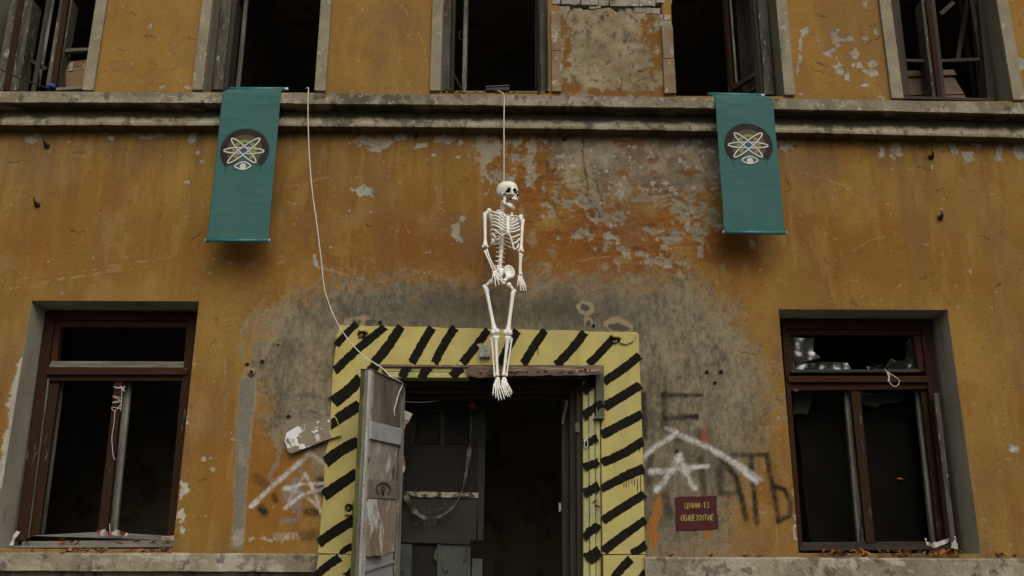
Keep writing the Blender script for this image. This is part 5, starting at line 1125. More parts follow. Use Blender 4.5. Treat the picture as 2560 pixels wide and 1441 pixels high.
hand((1236.5, 677, -.095), (1238, 684, -.1), [(1230.5, 700, -.13), (1239.4, 716.5, -.13), (1248.7, 714.4, -.13), (1257.5, 711.5, -.12), (1262, 705, -.11)], [(1233.5, 684, -.1), (1235.6, 685, -.1), (1238, 685.5, -.1), (1240.6, 685, -.1), (1243, 684, -.1)], 0)
hand((1300.5, 690, -.035), (1300.5, 697, -.04), [(1293.6, 716, -.07), (1302.7, 728.5, -.07), (1310.4, 729.8, -.07), (1316.5, 729.5, -.06), (1316, 719.5, -.05)], [(1296.6, 696, -.04), (1298.6, 698, -.04), (1301, 698.5, -.04), (1303.3, 698, -.04), (1305.4, 696.5, -.04)], 0)
# ---- pelvis
def pelvis(X, Y, Z):
    d = E3(X, Y, Z, (0, .0, .0), (.03, .022, .045))                                           # sacrum
    # flared wing turned to the street
    c_, s_ = math.cos(.35), math.sin(.35)
    x1 = (X - .075) * c_ + (Z - .0) * s_; z1 = -(X - .075) * s_ + (Z - .0) * c_
    wing = np.maximum(E3(x1, Y + .02, z1, (0, 0, .0), (.044, .024, .062)), -E3(x1, Y + .02, z1, (.002, -.036, .004), (.044, .036, .062)))
    d = SU(d, wing, .01)
    d = SU(d, CAP(X, Y, Z, (.03, 0, .02), (.05, -.01, .03), .016), .012)
    d = SU(d, CAP(X, Y, Z, (.058, -.02, -.05), (.04, -.03, -.078), .016, .012), .015)          # hip socket side
    d = SU(d, CAP(X, Y, Z, (.04, -.03, -.078), (.008, -.055, -.082), .010, .009), .008)        # front ramus
    d = SU(d, CAP(X, Y, Z, (.042, -.02, -.08), (.03, -.03, -.105), .010, .010), .008); d = SU(d, CAP(X, Y, Z, (.03, -.03, -.105), (.004, -.052, -.088), .008), .006)
    # the other wing, seen edge-on
    d = SU(d, E3(X, Y, Z, (-.022, -.045, .0), (.013, .052, .042)), .01)
    d = SU(d, CAP(X, Y, Z, (-.022, -.05, -.03), (-.03, -.06, -.075), .014, .012), .01); d = SU(d, CAP(X, Y, Z, (-.03, -.06, -.078), (.006, -.056, -.084), .010, .009), .008)
    return d
place('pelvis', sdf_mesh(pelvis, (-.07, -.12, -.13), (.15, .06, .09), .0045), (Vector((1, 0, 0)), Vector((0, 1, 0)), Vector((0, 0, 1))), S(1251, 682, .01), [m_bone], SK)
# ---- legs
for hd, tr, kn, sd in ((S(1227.8, 705, -.04), S(1210.5, 716, -.03), S(1237.8, 834, -.04), 1), (S(1272.5, 713, -.03), S(1286.5, 727, -.02), S(1269, 836, -.03), -1)):
    top = tr.lerp(hd, .28) - Vector((0, 0, .03)); ac = across(top, kn); m = MB(); L = kn - top
    m.tube([tr + Vector((0, 0, .012)), tr, tr.lerp(top, .6), top + L * .03, top + L * .12, top + L * .35, top + L * .6, top + L * .78, top + L * .88, top + L * .95, kn], [.010, .0175, .0195, .0195, .0165, .0145, .0142, .0165, .022, .028, .02], 12)
    m.tube([hd, hd.lerp(tr, .45), tr.lerp(top, .5)], [.016, .0125, .016], 9); m.ball(hd, .0225, 12)
    m.ball(top + L * .075 + (hd - tr).normalized() * .014, (.010, .010, .013), 8)
    for sg in (-1, 1): m.ball(kn + ac * sg * .0185 + Vector((0, -.006, .010)), (.022, .026, .025), 10)
    m.build('thigh_bone', m_bone, SK)
for t0, t1, f0, f1 in ((S(1239.5, 842, -.04), S(1243.8, 941, -.05), S(1229, 845, -.03), S(1236.8, 943, -.045)), (S(1270, 843, -.03), S(1258.5, 940, -.05), S(1279.5, 846, -.02), S(1266, 942, -.045))):
    ac = across(t0, t1)
    long_bone('shin_bone', t0, t1, [(0, .024), (.03, .029), (.08, .021), (.16, .0155), (.4, .0125), (.75, .0105), (.9, .0125), (.97, .017), (1, .015)], [(t0 + ac * .015 + Vector((0, 0, -.003)), (.017, .018, .012)), (t0 - ac * .015 + Vector((0, 0, -.003)), (.017, .018, .012))], 11)
    long_bone('calf_bone', f0, f1, [(0, .008), (.04, .0105), (.1, .0075), (.5, .0058), (.88, .0062), (.95, .0105), (1, .009)], n=8)
def foot(an, ball_, tips, spread):
    h = empty('foot', S(*an), SK); m = MB(); a = S(*an); b = S(*ball_); ax = across(a, b)
    m.ball(a + Vector((0, .012, -.004)), (.020, .026, .020), 10); m.ball(a + Vector((0, .035, -.004)), (.016, .024, .018), 10)
    for r_ in range(3):
        for k in range(3): m.ball(a.lerp(b, .35 + .3 * r_) + ax * (k - 1) * .0125 * (1 + .2 * r_) + Vector((0, random.uniform(-.004, .002), 0)), (.0115, .011, .0135), 8)
    m.build('ankle_bones', m_bone, h)
    digits(h, a, tips, ['toe'] * 5, .0054, .55, .014, nb=2, spread=spread)
foot((1244, 947, -.055), (1242, 966, -.09), [(1232.2, 989.5, -.12), (1239.6, 996.5, -.13), (1246.8, 1002.3, -.135), (1254, 1001, -.135), (1261.5, 999, -.13)], [(1235, 962, -.085), (1238.5, 965, -.09), (1242, 967, -.09), (1246, 967, -.09), (1250.5, 966, -.09)])
foot((1260, 947, -.055), (1261, 963, -.09), [(1264, 991, -.13), (1269.8, 993.5, -.13), (1275, 993.5, -.125), (1279, 988, -.12), (1281, 983, -.11)], [(1254.5, 964, -.09), (1258, 965, -.09), (1261.5, 964, -.09), (1265, 962, -.09), (1268, 959, -.085)])

# ================================================================== CORDS
rp = MB(); rp.tube(catmull([U(1236, 222, .3), U(1243, 227, .0), U(1250, 229.5, -.16), U(1259, 236, -.287), U(1260.3, 250, -.298), U(1260, 300, -.31), U(1260, 380, -.325), CORD_END], 8), .0044, 8)
tag(rp.build('cord', m_rope), 'straight taut white cord from the middle upper window down to the skull of the skeleton', 'cord')
LS = lambda px, py: lp(*leaf_px(px, py), .014)
rp = MB(); P = [U(764, 222, .2), U(770, 219, -.10), U(771, 228, -.29), U(770, 250, -.30), U(771, 330, -.30), U(774, 400, -.30), U(781, 480, -.29), U(792, 560, -.28), U(803, 650, -.26), U(810, 715, -.24), U(820, 752, -.23), U(838, 797, -.22), U(864, 840, -.2), U(900, 882, -.2), U(935, 908, -.2), U(957, 922, -.2), U(975, 941, -.22)]
P += [U(990, 948, -.14), LS(1002, 957), LS(1001, 966), LS(993, 985), LS(986, 1010), LS(981, 1028), LS(984, 1041)]
rp.tube(catmull(P, 8), [.0044] * (8 * (len(P) - 6)) + [.004] * (8 * 5 + 1), 8)
tag(rp.build('cord', m_rope), 'long slack white cord curving from second upper window to the open door top', 'cord')
wi = MB(); wi.tube(catmull([U(1003, 1000, .12), U(1015, 1005, .2), U(1060, 1006, .3), U(1100, 1001, .35), U(1140, 989, .4), U(1165, 984, .45), U(1185, 990, .48), U(1212, 998, .52)], 6), .004, 6)
tag(wi.build('wire', m_string), 'thin sagging wire inside the doorway under its frame head', 'wire')
yy = Y0 + .025; STR = empty('string', U(290, 1030, Y0 + .025)); tag(STR, 'white string wound round the brown mullion of the lower left window', 'string')
for seg in ([(284, 967), (300, 970), (312, 966), (308, 974)], [(286, 970), (306, 972)], [(300, 965), (312, 980), (306, 968)], [(282, 992), (304, 1004), (281, 1008)], [(283, 990), (305, 996)], [(281, 1006), (304, 1001)], [(280, 1018), (302, 1022)], [(278, 1020), (288, 1028), (303, 1010)], [(305, 972), (304, 1005), (301, 1028)], [(287, 1028), (285, 1060), (280, 1090), (281, 1120), (283, 1140), (288, 1150)], [(274, 1310), (278, 1335), (300, 1338), (306, 1330)]):
    MB().tube(catmull([U(x, y, yy) for x, y in seg], 4), .0026, 6).build('strand', m_string, STR)
st = MB(); st.tube(catmull([U(x, y, Y0 - .02) for x, y in ((2212, 923), (2221, 940), (2220, 955), (2224, 940), (2218, 930), (2235, 941), (2248, 952), (2243, 965), (2232, 965), (2224, 955), (2222, 938))], 5), .0034, 6)
tag(st.build('string', m_string), 'loop of pale string over the transom of the lower right window', 'string')
st = MB(); st.tube(catmull([U(x, y, -.06) for x, y in ((1482, 1046), (1480, 1066), (1472, 1088), (1458, 1105), (1468, 1100), (1469, 1116), (1464, 1120), (1461, 1112), (1466, 1098))], 5), .0035, 6)
tag(st.build('string', m_string), 'thin knotted string dangling on the striped right side of the doorway', 'string')
cb = MB(); cb.tube(catmull([U(-20, 165, .02), U(0, 174, .0), U(45, 194, .0), U(85, 209, -.02), U(120, 221, -.05)], 6), .007, 6)
tag(cb.build('cable', m_cable), 'black cable slanting across the leftmost upper window', 'cable')

# ================================================================== BANNERS
EM = [m_teal, mat('emblem_dark_brown', (.017, .013, .010), rough=.8, bump=0, fine=0), mat('emblem_brown', (.075, .055, .026), rough=.8, bump=0, fine=0), mat('emblem_lime', (.19, .21, .035), rough=.8, bump=0, fine=0), mat('emblem_blue', (.022, .085, .115), rough=.8, bump=0, fine=0), mat('emblem_white', (.52, .49, .46), rough=.8, bump=0, fine=0)]
def banner(label, rod, top, bot, seed, folds, ex, ey):
    """rod: px ends of the upper rod; top/bot: px left, right and y of the hanging cloth"""
    tl, tr_ = U(*top[0], LEDGE_Y - .012), U(*top[1], LEDGE_Y - .012); bl, br = U(*bot[0], LEDGE_Y - .02), U(*bot[1], LEDGE_Y - .02)
    rl, rr_ = U(*rod[0], -.2), U(*rod[1], -.2)
    e = empty('banner', (bl + br) / 2)
    tag(e, label, 'banner', 'teal banners hung from the ledge')
    nu, nv_ = 40, 110; W_ = (tr_ - tl).length; Hh = ((tl + tr_) / 2 - (bl + br) / 2).length
    def cloth(u, v, off=0.0):
        """u 0..1 across, v 0..1 down the hanging part"""
        p = tl.lerp(tr_, u).lerp(bl.lerp(br, u), v)
        y_ = (fbm(np.array([u * 3.1]), np.array([v * 22]), seed, 3)[0] - .5) * .022 * math.exp(-v * 8) + (fbm(np.array([u * 4]), np.array([v * 14]), seed + 5, 4)[0] - .5) * .006 + (fbm(np.array([u * 6 + v * 3]), np.array([v * 40]), seed + 9, 2)[0] - .5) * .004
        y_ += folds * math.sin(u * 17 + seed + math.sin(v * 3)) * .007 * max(0, v - .35) + .006 * math.sin(math.pi * u) * math.sin(math.pi * v)
        y_ += .003 * math.sin(u * 5 - v * 9 + seed)
        return Vector((p.x, p.y - .006 - y_ - off, p.z))
    m = MB(); rows = 6; P = []
    for j in range(rows):
        t = j / rows
        for i in range(nu + 1):
            u = i / nu; a = rl.lerp(rr_, u); b = cloth(u, 0); q = a.lerp(b, t); q.z += .010 * math.sin(math.pi * t) * .6 + .002 * math.sin(u * 23 + seed); P.append(q)
    for j in range(nv_ + 1):
        for i in range(nu + 1): P.append(cloth(i / nu, j / nv_))
    nn = nu + 1
    m.add(P, [(j * nn + i, j * nn + i + 1, (j + 1) * nn + i + 1, (j + 1) * nn + i) for j in range(rows + nv_) for i in range(nu)], 0, True)
    c_ = m.build('cloth', m_teal, e, fix=False); sd_ = c_.modifiers.new('thickness', 'SOLIDIFY'); sd_.thickness = .0015; sd_.offset = 1.0
    MB().tube([rl, rl.lerp(rr_, .5), rr_], .017, 10).build('top_rod', m_tealrod, e)
    ro = (rr_ - rl).normalized(); MB().tube([rr_, rr_ + ro * .03], .0135, 10).build('rod_end', m_white, e)
    b0, b1 = cloth(0, 1), cloth(1, 1); b0.y = b1.y = LEDGE_Y - .03; dd = (b1 - b0).normalized()
    MB().tube([b0 - dd * .008, b1 + dd * .008], .015, 12).build('bottom_rod', m_tealrod, e)
    for q in (b0 - dd * .012, b1 + dd * .008): MB().tube([q, q + dd * .005], .0155, 10).build('rod_end', m_white, e)
    # emblem: units are hundredths of the cloth width, origin at its centre
    emb = MB(); sc = 1 / 100.0
    def P2(x, y, lay): return cloth(.5 + (x + ex) * sc, (y * sc * W_) / Hh + ey, .002 + lay * .0009)
    def ring(cx, cy, r0, r1, a0, a1, mi, lay, n=64, nr=5):
        vs = []; fs = []
        for k in range(n + 1):
            an = a0 + (a1 - a0) * k / n
            for q in range(nr + 1):
                r_ = r0 + (r1 - r0) * q / nr; vs.append(P2(cx + r_ * math.cos(an), cy + r_ * math.sin(an), lay))
        for k in range(n):
            for q in range(nr): fs.append((k * (nr + 1) + q, (k + 1) * (nr + 1) + q, (k + 1) * (nr + 1) + q + 1, k * (nr + 1) + q + 1))
        emb.add(vs, fs, mi)
    T2 = 2 * math.pi
    lo_, hi_ = math.radians(137), math.radians(403)
    ring(0, 0, 29.5, 41.2, lo_, hi_, 1, 0); ring(0, 0, 20.2, 29.5, math.radians(117), math.radians(423), 2, 0); ring(0, 0, 11.5, 20.2, math.radians(120), math.radians(420), 3, 0); ring(0, -3, 9.6, 11.5, math.radians(125), math.radians(415), 1, 1); ring(0, -3, .5, 9.6, 0, T2, 4, 0)
    ring(0, 1, 4.5, 7.5, 0, T2, 0, 1)
    def ribbon(pts, wd, mi, lay):
        vs = []; fs = []; n = len(pts)
        for k in range(n):
            a = pts[max(k - 1, 0)]; b = pts[min(k + 1, n - 1)]; dx, dy = b[0] - a[0], b[1] - a[1]; L = math.hypot(dx, dy) or 1
            for sg in (-.5, .5): vs.append(P2(pts[k][0] - dy / L * wd * sg, pts[k][1] + dx / L * wd * sg, lay))
        for k in range(n - 1): fs.append((2 * k, 2 * k + 1, 2 * k + 3, 2 * k + 2))
        emb.add(vs, fs, mi)
    def orbit(cx, cy, a, b, ang, lay):
        ca, sa = math.cos(ang), math.sin(ang); p = [(cx + a * math.cos(t) * ca - b * math.sin(t) * sa, cy + a * math.cos(t) * sa + b * math.sin(t) * ca) for t in np.linspace(0, T2, 73)]
        ribbon(p, 3.4, 1, lay); ribbon(p, 2.2, 5, lay + .6)
    # shoulders and neck of the figure
    for sg in (-1, 1):
        sh_ = catmull([(sg * 30, 35, 0), (sg * 28.5, 30, 0), (sg * 23, 26, 0), (sg * 14, 22.5, 0), (sg * 9, 19.5, 0), (sg * 8.2, 15, 0), (sg * 9, 9, 0)], 6)
        ribbon([(p.x, p.y) for p in sh_], 1.1, 1, 1.3)
        body = [(p.x, p.y) for p in sh_]
        for (x0, y0), (x1, y1) in zip(body[:-1], body[1:]):
            emb.add([P2(x0, y0, .6), P2(x1, y1, .6), P2(0, y1, .6), P2(0, y0, .6)], [(0, 1, 2, 3)], 0)
    orbit(-1, 0, 33.5, 5.6, .02, 2); orbit(-1, 0, 31, 6.2, math.radians(45), 3.6); orbit(-1, 0, 33.5, 6.2, math.radians(-42), 5.2)
    def almond(s, n=17):
        up_ = [(-14 * s + 28 * s * k / n, 28.5 - s * 7.4 * math.sin(math.pi * k / n) ** .8) for k in range(n + 1)]; dn = [(14 * s - 28 * s * k / n, 28.5 + s * 6 * math.sin(math.pi * k / n) ** .9) for k in range(1, n)]
        return up_ + dn + [up_[0]]
    ribbon(almond(1.06), 2.6, 1, 2); ribbon(almond(1.0), 2.1, 5, 3); ring(0, 29, .3, 5.3, 0, T2, 5, 3, 32, 3)
    emb.build('emblem', EM, e, fix=False)
    return e
banner('teal banner with atom and eye emblem below the second upper window, skewed to the left', ((574, 223), (712, 223)), ((557, 231), (703, 231)), ((518, 603), (671, 603)), 3, .4, -2.5, .41)
banner('teal banner with atom and eye emblem below fourth upper window, rumpled near bottom', ((1769, 236), (1902, 239)), ((1787, 244), (1931, 246)), ((1810, 582), (1962, 584)), 8, 1.0, 1.5, .366)

# ================================================================== PAINTED SIGN
GL = {'Ц': [[(0, 0), (0, 1), (.85, 1)], [(.7, 0), (.7, 1)], [(.85, 1), (.85, 1.2)]], 'Н': [[(0, 0), (0, 1)], [(.75, 0), (.75, 1)], [(.12, .5), (.63, .5)]], 'И': [[(0, 0), (0, 1)], [(.75, 0), (.75, 1)], [(.08, .85), (.67, .15)]], '-': [[(.1, .55), (.5, .55)]], '1': [[(0, .25), (.25, 0)], [(.28, .05), (.28, 1)]],
      '3': [[(0, 0), (.6, 0), (.3, .4)], [(.34, .42), (.62, .6), (.6, .9), (.35, 1), (0, .95)]], 'О': [[(.3, 0), (.1, .1), (0, .3), (0, .7), (.1, .9), (.3, 1)], [(.42, 0), (.62, .1), (.7, .3), (.7, .7), (.62, .9), (.42, 1)]], 'Б': [[(0, 0), (0, 1)], [(.1, 0), (.65, 0)], [(.1, .45), (.5, .45), (.66, .6), (.66, .85), (.5, 1), (.1, 1)]],
      'Щ': [[(0, 0), (0, 1), (1.0, 1)], [(.42, 0), (.42, .88)], [(.84, 0), (.84, .88)], [(1.0, 1), (1.0, 1.2)]], 'Е': [[(0, 0), (0, 1)], [(.1, 0), (.62, 0)], [(.1, .5), (.5, .5)], [(.1, 1), (.62, 1)]], 'Ж': [[(.5, 0), (.5, 1)], [(0, 0), (.4, .48), (0, 1)], [(1, 0), (.6, .48), (1, 1)]], 'Т': [[(0, 0), (.75, 0)], [(.375, .1), (.375, 1)]]}
sg_ = empty('stencilled_sign', U(1741, 1325, -.0))
tag(sg_, 'dark red stencilled rectangle with two lines of lime lettering right of the doorway', 'sign')
o_ = rnd_edge(9, (1688, 1243), (1791, 1240), 1) + rnd_edge(8, (1791, 1240), (1796, 1322), 1) + rnd_edge(9, (1796, 1322), (1691, 1327), 1) + rnd_edge(8, (1691, 1327), (1688, 1243), 1)
MB().poly(o_, -.0075, .004).build('ground_coat', m_maroon, sg_)
def flat_stroke(mb, pts, wd, y):
    n = len(pts); L_, R_ = [], []
    for k in range(n):
        a = pts[max(k - 1, 0)]; b = pts[min(k + 1, n - 1)]; dx, dy = b[0] - a[0], b[1] - a[1]; L = math.hypot(dx, dy) or 1
        for lst, s in ((L_, wd / 2), (R_, -wd / 2)): lst.append(U(pts[k][0] - dy / L * s + random.uniform(-.2, .2), pts[k][1] + dx / L * s + random.uniform(-.2, .2), y))
    base = len(mb.v); mb.add(L_ + R_, [(k, k + 1, n + k + 1, n + k) for k in range(n - 1)])
for txt, x0, x1, y0, y1 in (('ЦНИИ-13', 1712, 1773, 1257, 1271), ('ОБЩЕЖИТИЕ', 1703, 1785, 1288, 1302)):
    wd_ = {'-': .6, '1': .5, '3': .75, 'Щ': 1.1, 'Ж': 1.1, 'Ц': .95}; ws = [wd_.get(c_, .8) for c_ in txt]; gap = .28; tot = sum(ws) + gap * (len(txt) - 1); x = x0
    for c_, w_ in zip(txt, ws):
        cw = (x1 - x0) / tot; mb = MB()
        for s_ in GL[c_]: flat_stroke(mb, [(x + p[0] * cw, y0 + p[1] * (y1 - y0) - (x - x0) * .012) for p in s_], 1.9, -.0095)
        mb.build('letter', m_lime, sg_, fix=False); x += (w_ + gap) * cw

# ================================================================== LOOSE THINGS
def ribbon3(name, pts, wd, mts, parent=None, seg=None, twist=0.0, n=6):
    m = MB(); P = catmull(pts, n); k = len(P); vs = []
    for i, p in enumerate(P):
        t = (P[min(i + 1, k - 1)] - P[max(i - 1, 0)]).normalized(); sd_ = t.cross(Vector((0, 1, 0)))
        sd_ = sd_.normalized() if sd_.length > 1e-4 else Vector((1, 0, 0))
        an = twist * math.sin(i * .45); sd_ = sd_ * math.cos(an) + Vector((0, 1, 0)) * math.sin(an)
        w_ = (wd[min(int(i / k * len(wd)), len(wd) - 1)] if hasattr(wd, '__len__') else wd) / 2
        vs += [p - sd_ * w_, p + sd_ * w_]
    for i in range(k - 1): m.add([vs[2 * i], vs[2 * i + 1], vs[2 * i + 3], vs[2 * i + 2]], [(0, 1, 2, 3)], (i // seg) % len(mts) if seg else 0, True)
    o = m.build(name, mts, parent, fix=False); return o
ap = empty('acrylic_sheet', U(780, 1135, -.06))
tag(ap, 'torn tilted plastic sheet with flaking white paint and a yellow black corner', 'plastic sheet')
MB().poly([(712, 1102), (716, 1083), (733, 1072), (750, 1063), (770, 1057), (792, 1051), (813, 1043), (826, 1041), (829, 1096), (806, 1104), (784, 1113), (757, 1123), (729, 1134), (721, 1131), (717, 1117)], -.06, -.054).build('sheet', m_acryl, ap)
MB().poly([(826, 1041), (836, 1039), (842, 1047), (848, 1064), (853, 1084), (855, 1089), (841, 1092), (829, 1096)], -.06, -.054).build('painted_corner', m_yellow, ap)
MB().poly([(827, 1048), (837, 1043), (843, 1055), (846, 1064), (837, 1069), (828, 1076)], -.063, -.0602).build('black_stripe', m_black, ap)
tag(ribbon3('barrier_tape', [U(1022, 1031, .02), U(1012, 1052, .02), U(1004, 1070, .01), U(1002, 1110, .01), U(1004, 1140, .01), U(1005, 1165, .01), U(1000, 1182, .01), U(999, 1200, .01)], [.07, .06, .02, .025, .05, .06, .03], [m_tapew, m_taper], seg=5, twist=.5), 'red and white barrier tape knotted along the hinge side of the open door', 'tape')
tag(ribbon3('clear_tape', [U(1180, 1022, .5), U(1178, 1060, .5), U(1175, 1115, .5), U(1168, 1165, .49), U(1160, 1210, .48), U(1148, 1245, .47), U(1125, 1275, .46), U(1095, 1293, .46), U(1066, 1296, .46), U(1042, 1283, .46), U(1025, 1262, .47), U(1013, 1238, .48)], [.010, .012, .04, .025, .012, .016, .022, .026, .034, .045, .045], [m_tapeo], twist=.7), 'dusty clear tape drooping in a loop across the inner door', 'tape')
tag(ribbon3('barrier_tape', [U(243, 1333, .2), U(256, 1331, .18), U(270, 1337, .17), U(284, 1333, .17), U(300, 1332, .17), U(318, 1338, .18)], [.05, .06, .04, .05, .03], [m_taper, m_tapew, m_tapew], seg=4, twist=.8), 'crumpled red and white tape at the foot of the left window mullion', 'tape')
tag(ribbon3('barrier_tape', [U(2314, 1346, .16), U(2318, 1358, .15), U(2330, 1363, .14), U(2350, 1359, .13), U(2374, 1350, .12), U(2388, 1344, .1), U(2387, 1356, .09), U(2386, 1372, .08)], [.02, .03, .045, .035, .03, .02, .05], [m_tapew], twist=.8), 'strip of white tape draped over the right end of the lower right window sill', 'tape')
tag(ribbon3('barrier_tape', [U(46, 1329, .14), U(38, 1340, .12), U(32, 1352, .1), U(28, 1364, .08)], .03, [m_tapew], twist=.5), 'short curl of white tape at the left end of the left window sill', 'tape')
# cardboard box, blue scrap, grille, crate board
bx = empty('cardboard_box', U(180, 215, .35))
tag(bx, 'taped cardboard box standing inside the leftmost upper window', 'box')
q0, q1, q2, q3 = U(154, 180, .3), U(222, 171, .3), U(224, 149, .34), U(158, 156, .34)
MB().hexa([U(148, 226, .36), U(216, 222, .36), q1, q0], [U(148, 226, .75), U(216, 222, .75), U(219, 171, .75), U(151, 180, .75)]).build('box_body', m_card, bx)
MB().hexa([q0 + Vector((0, -.004, 0)), q1 + Vector((0, -.004, 0)), q2, q3], [q0 + Vector((0, .004, 0)), q1 + Vector((0, .004, 0)), q2 + Vector((0, .008, 0)), q3 + Vector((0, .008, 0))]).build('box_flap', m_card, bx)
MB().pq([(171, 178), (180, 177), (184, 154), (175, 155)], .292, .296).pq([(171, 182), (180, 181), (195, 216), (184, 218)], .352, .356).build('packing_tape', m_ptape, bx)
ik = MB()
for yy in (166, 170): ik.pq([(162, yy + 2), (171, yy + .7), (171, yy + 2), (162, yy + 3.2)], .29, .294).pq([(183, yy - 2), (206, yy - 5), (206, yy - 3.8), (183, yy - .8)], .29, .294)
ik.build('printed_line', m_ink, bx)
bl_ = MB(); rs_ = random.Random(4); pts = [U(115 + 24 * t, 217 - 3 * math.sin(math.pi * t), .02) for t in np.linspace(0, 1, 7)]; bl_.tube(pts, [.008, .016, .02, .022, .018, .014, .006], 7)
tag(bl_.build('plastic_scrap', m_blue), 'small crumpled blue plastic scrap on the ledge of the leftmost upper window', 'scrap')
gr = empty('metal_grille', U(1244, 225, .03)); tag(gr, 'small ribbed metal grille propped on the sill of the middle upper window', 'grille')
MB().pq([(1214, 216), (1274, 212), (1274, 214), (1214, 218)], .0, .1).build('grille_top', m_grille, gr)
for k in range(14): MB().pq([(1215.2 + 4.2 * k, 218 - .28 * k), (1217.6 + 4.2 * k, 218 - .28 * k), (1217.6 + 4.2 * k, 225.5), (1215.2 + 4.2 * k, 225.5)], .01, .08).build('rib', m_grille, gr)
cr = empty('wooden_panel', U(2315, 246, .42)); tag(cr, 'plank panel leaning behind the mullion of the rightmost upper window', 'wooden panel')
for q in ([(2246, 178), (2384, 174), (2392, 188), (2249, 192)], [(2249, 197), (2386, 194), (2412, 236), (2262, 238)], [(2264, 241), (2412, 238), (2416, 246), (2266, 248)]): MB().pq(q, .42, .45).build('plank', m_crate, cr, bevel=.004)
MB().pq([(2292, 180), (2300, 180), (2304, 240), (2294, 240)], .452, .48).build('brace', m_crate, cr); MB().pq([(2372, 180), (2380, 180), (2398, 240), (2388, 240)], .452, .48).build('brace', m_crate, cr)
al = empty('alarm_lamp', U(1181, 1018, .5)); tag(al, 'round unlit red warning lamp in a dark housing over the inner door', 'lamp')
c_ = U(1181, 1012, .5); MB().tube([c_ + Vector((0, .05, 0)), c_, c_ + Vector((0, -.02, 0))], [.085, .085, .075], 20).build('housing', m_cable, al)
m = MB(); m.ball(c_ + Vector((0, -.018, 0)), (.045, .03, .045), 14); m.build('lens', m_redlamp, al)

# ---- fallen leaves
LM = []
for mt in m_leafs:
    for v in range(3):
        m = MB(); a = random.uniform(.2, .6); w_ = random.uniform(.35, .6); c1 = random.uniform(-.25, .25)
        m.add([(-.5, 0, 0), (-.2, -w_ / 2, a * .3), (.2, -w_ / 2 * .9, a * .3 + c1), (.5, 0, c1), (.2, w_ / 2 * .9, a * .35 + c1), (-.2, w_ / 2, a * .3), (0, 0, 0), (-.72, .03, .1), (-.7, 0, .12)], [(0, 1, 6), (1, 2, 6), (2, 3, 6), (3, 4, 6), (4, 5, 6), (5, 0, 6), (0, 7, 8)])
        me = bpy.data.meshes.new('fallen_leaf'); me.from_pydata([v_ for v_ in m.v], [], m.f); me.materials.append(mt); LM.append(me)
def leaf(p, label, group, s=None, zone=None):
    me_ = random.choice(LM[:6] if random.random() < .85 else LM[6:]); colr = me_.materials[0].name.split('_')[0]
    label = label.replace('{c}', colr)
    if zone is not None: label += ', ' + ('at its left end', 'left of its middle', 'right of its middle', 'at its right end')[min(3, max(0, int(zone * 4)))]
    o = bpy.data.objects.new('fallen_leaf', me_); COL.objects.link(o)
    s = (s or random.uniform(.036, .065)) * 1.15; o.scale = (s, s, s); o.location = p; o.rotation_euler = (random.uniform(-.9, .9), random.uniform(-.9, .9), random.uniform(0, 6.3))
    tag(o, label, 'leaf', group); return o
for k in range(46):
    x = random.choice([random.uniform(20, 430), random.gauss(240, 70), random.gauss(420, 14), random.gauss(180, 30)]); 
    if 8 < x < 436: leaf(U(x, random.uniform(1372, 1381), random.uniform(-.11, -.02)) , '{c} leaf on the stone sill of the lower left window', 'leaves on the left window sill', None, x / 436)
for k in range(14):
    x = random.uniform(60, 420); leaf(U(x, random.uniform(1349, 1364), Y0 - .07), '{c} leaf on the wooden sill board of the lower left window', 'leaves on the left sill boards', None, (x - 60) / 360)
for k in range(70):
    x = random.choice([random.uniform(2005, 2400), random.gauss(2110, 40), random.gauss(2230, 40), random.gauss(2350, 22)])
    if 2003 < x < 2440: leaf(U(x, random.uniform(1377, 1389), random.uniform(-.11, -.01)), '{c} leaf on the sill of the lower right window', 'leaves on the right window sill', None, (x - 2003) / 437)
for k in range(8): leaf(U(random.uniform(2470, 2560), random.uniform(1386, 1392), -.09), '{c} leaf on the lower course right of the right window', 'leaves on the lower course')
for k in range(6): leaf(U(random.uniform(1615, 1985), random.uniform(1389, 1393), -.09), '{c} leaf on the lower course between doorway and right window', 'leaves on the middle course')
for k in range(22):
    t = random.random(); leaf(U(1190 + 290 * t, 934 - 10 * max(0, t - .5) + random.uniform(-2, 3), -.225), '{c} leaf caught on the tin flashing over the doorway', 'leaves on the tin flashing', None, t)
for k in range(14):
    x = random.uniform(1110, 1370); leaf(U(x, random.uniform(228, 233), -.2), '{c} leaf scrap on the ledge at the middle upper window', 'leaves at the middle upper window', .03, (x - 1110) / 260)
for k in range(10): leaf(U(random.choice([random.gauss(1120, 8), random.gauss(1362, 8)]), random.uniform(226, 232), -.1), 'dry leaf scrap on the ledge at the middle upper window', 'leaves at the middle upper window')
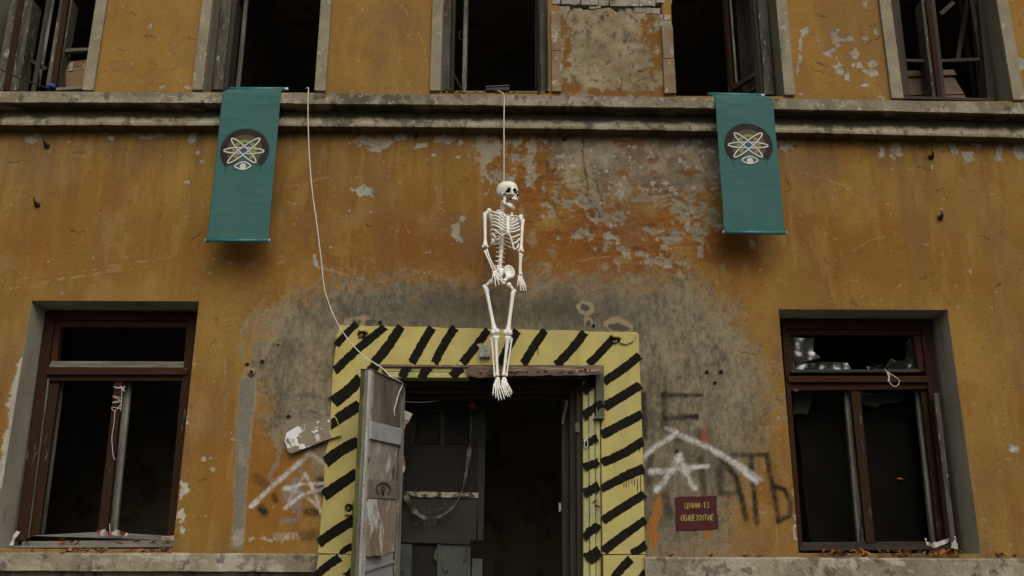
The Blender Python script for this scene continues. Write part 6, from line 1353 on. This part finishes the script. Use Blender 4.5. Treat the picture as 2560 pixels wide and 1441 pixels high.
for px, py, y_, lb in ((2250, 1199, .6, 'single orange leaf stuck to the black sheet in the lower right window'), (1488, 1255, -.06, 'withered leaf hanging beside the striped doorway post, highest of its cluster'), (1493, 1268, -.06, 'withered leaf hanging beside the striped doorway post, under the highest one'), (1501, 1322, -.06, 'withered leaf on the lower part of the striped doorway post'), (1996, 978, .25, 'orange leaf caught under the transom of the lower right window'), (1990, 976, .25, 'brown leaf beside the orange one under the lower right transom'), (2480, 253, -.2, 'orange leaf scrap on the ledge under the rightmost upper window'), (1, 229, -.2, 'orange leaf on the ledge at the left edge of the photo')):
    leaf(U(px, py, y_), lb, 'scattered single leaves', .05)
# ================================================================== TREES ACROSS THE STREET (mirrored in the broken panes)
def tree(x, y, h, seed, lb):
    e = empty('tree', (x, y, 0)); tag(e, lb, 'tree', 'trees across the street'); rs = np.random.RandomState(seed); m = MB()
    m.tube([(x, y, 0), (x + .1, y, h * .3), (x - .1, y, h * .6), (x, y, h * .95)], [.22, .17, .11, .03], 8)
    for k in range(9):
        z0 = h * rs.uniform(.3, .75); a = rs.uniform(0, 6.28); L = h * rs.uniform(.15, .3); m.tube([(x, y, z0), (x + L * .5 * math.cos(a), y + L * .5 * math.sin(a), z0 + L * .4), (x + L * math.cos(a), y + L * math.sin(a), z0 + L * .7)], [.07, .05, .02], 6)
    m.build('trunk', m_bark, e)
    n = 4200; cl = rs.normal(size=(60, 3)) * np.array([h * .12, h * .12, h * .18]) + np.array([x, y, h * .62]); P = cl[rs.randint(0, 40, n)] + rs.normal(size=(n, 3)) * h * .045
    a = rs.normal(size=(n, 3)); a /= np.linalg.norm(a, axis=1)[:, None]; b = np.cross(a, rs.normal(size=(n, 3))); b /= np.linalg.norm(b, axis=1)[:, None]; s = rs.uniform(.12, .26, (n, 1))
    V = np.stack([P - a * s, P + b * s * .6, P + a * s, P - b * s * .6], 1).reshape(-1, 3); np_mesh('crown', V, np.arange(4 * n).reshape(n, 4), m_foliage, e, smooth=False)
tree(10.6, -27, 18, 3, 'taller autumn tree across the street, mirrored in the broken fanlight'); tree(15.2, -28, 16, 4, 'shorter autumn tree across the street, mirrored in the broken fanlight')
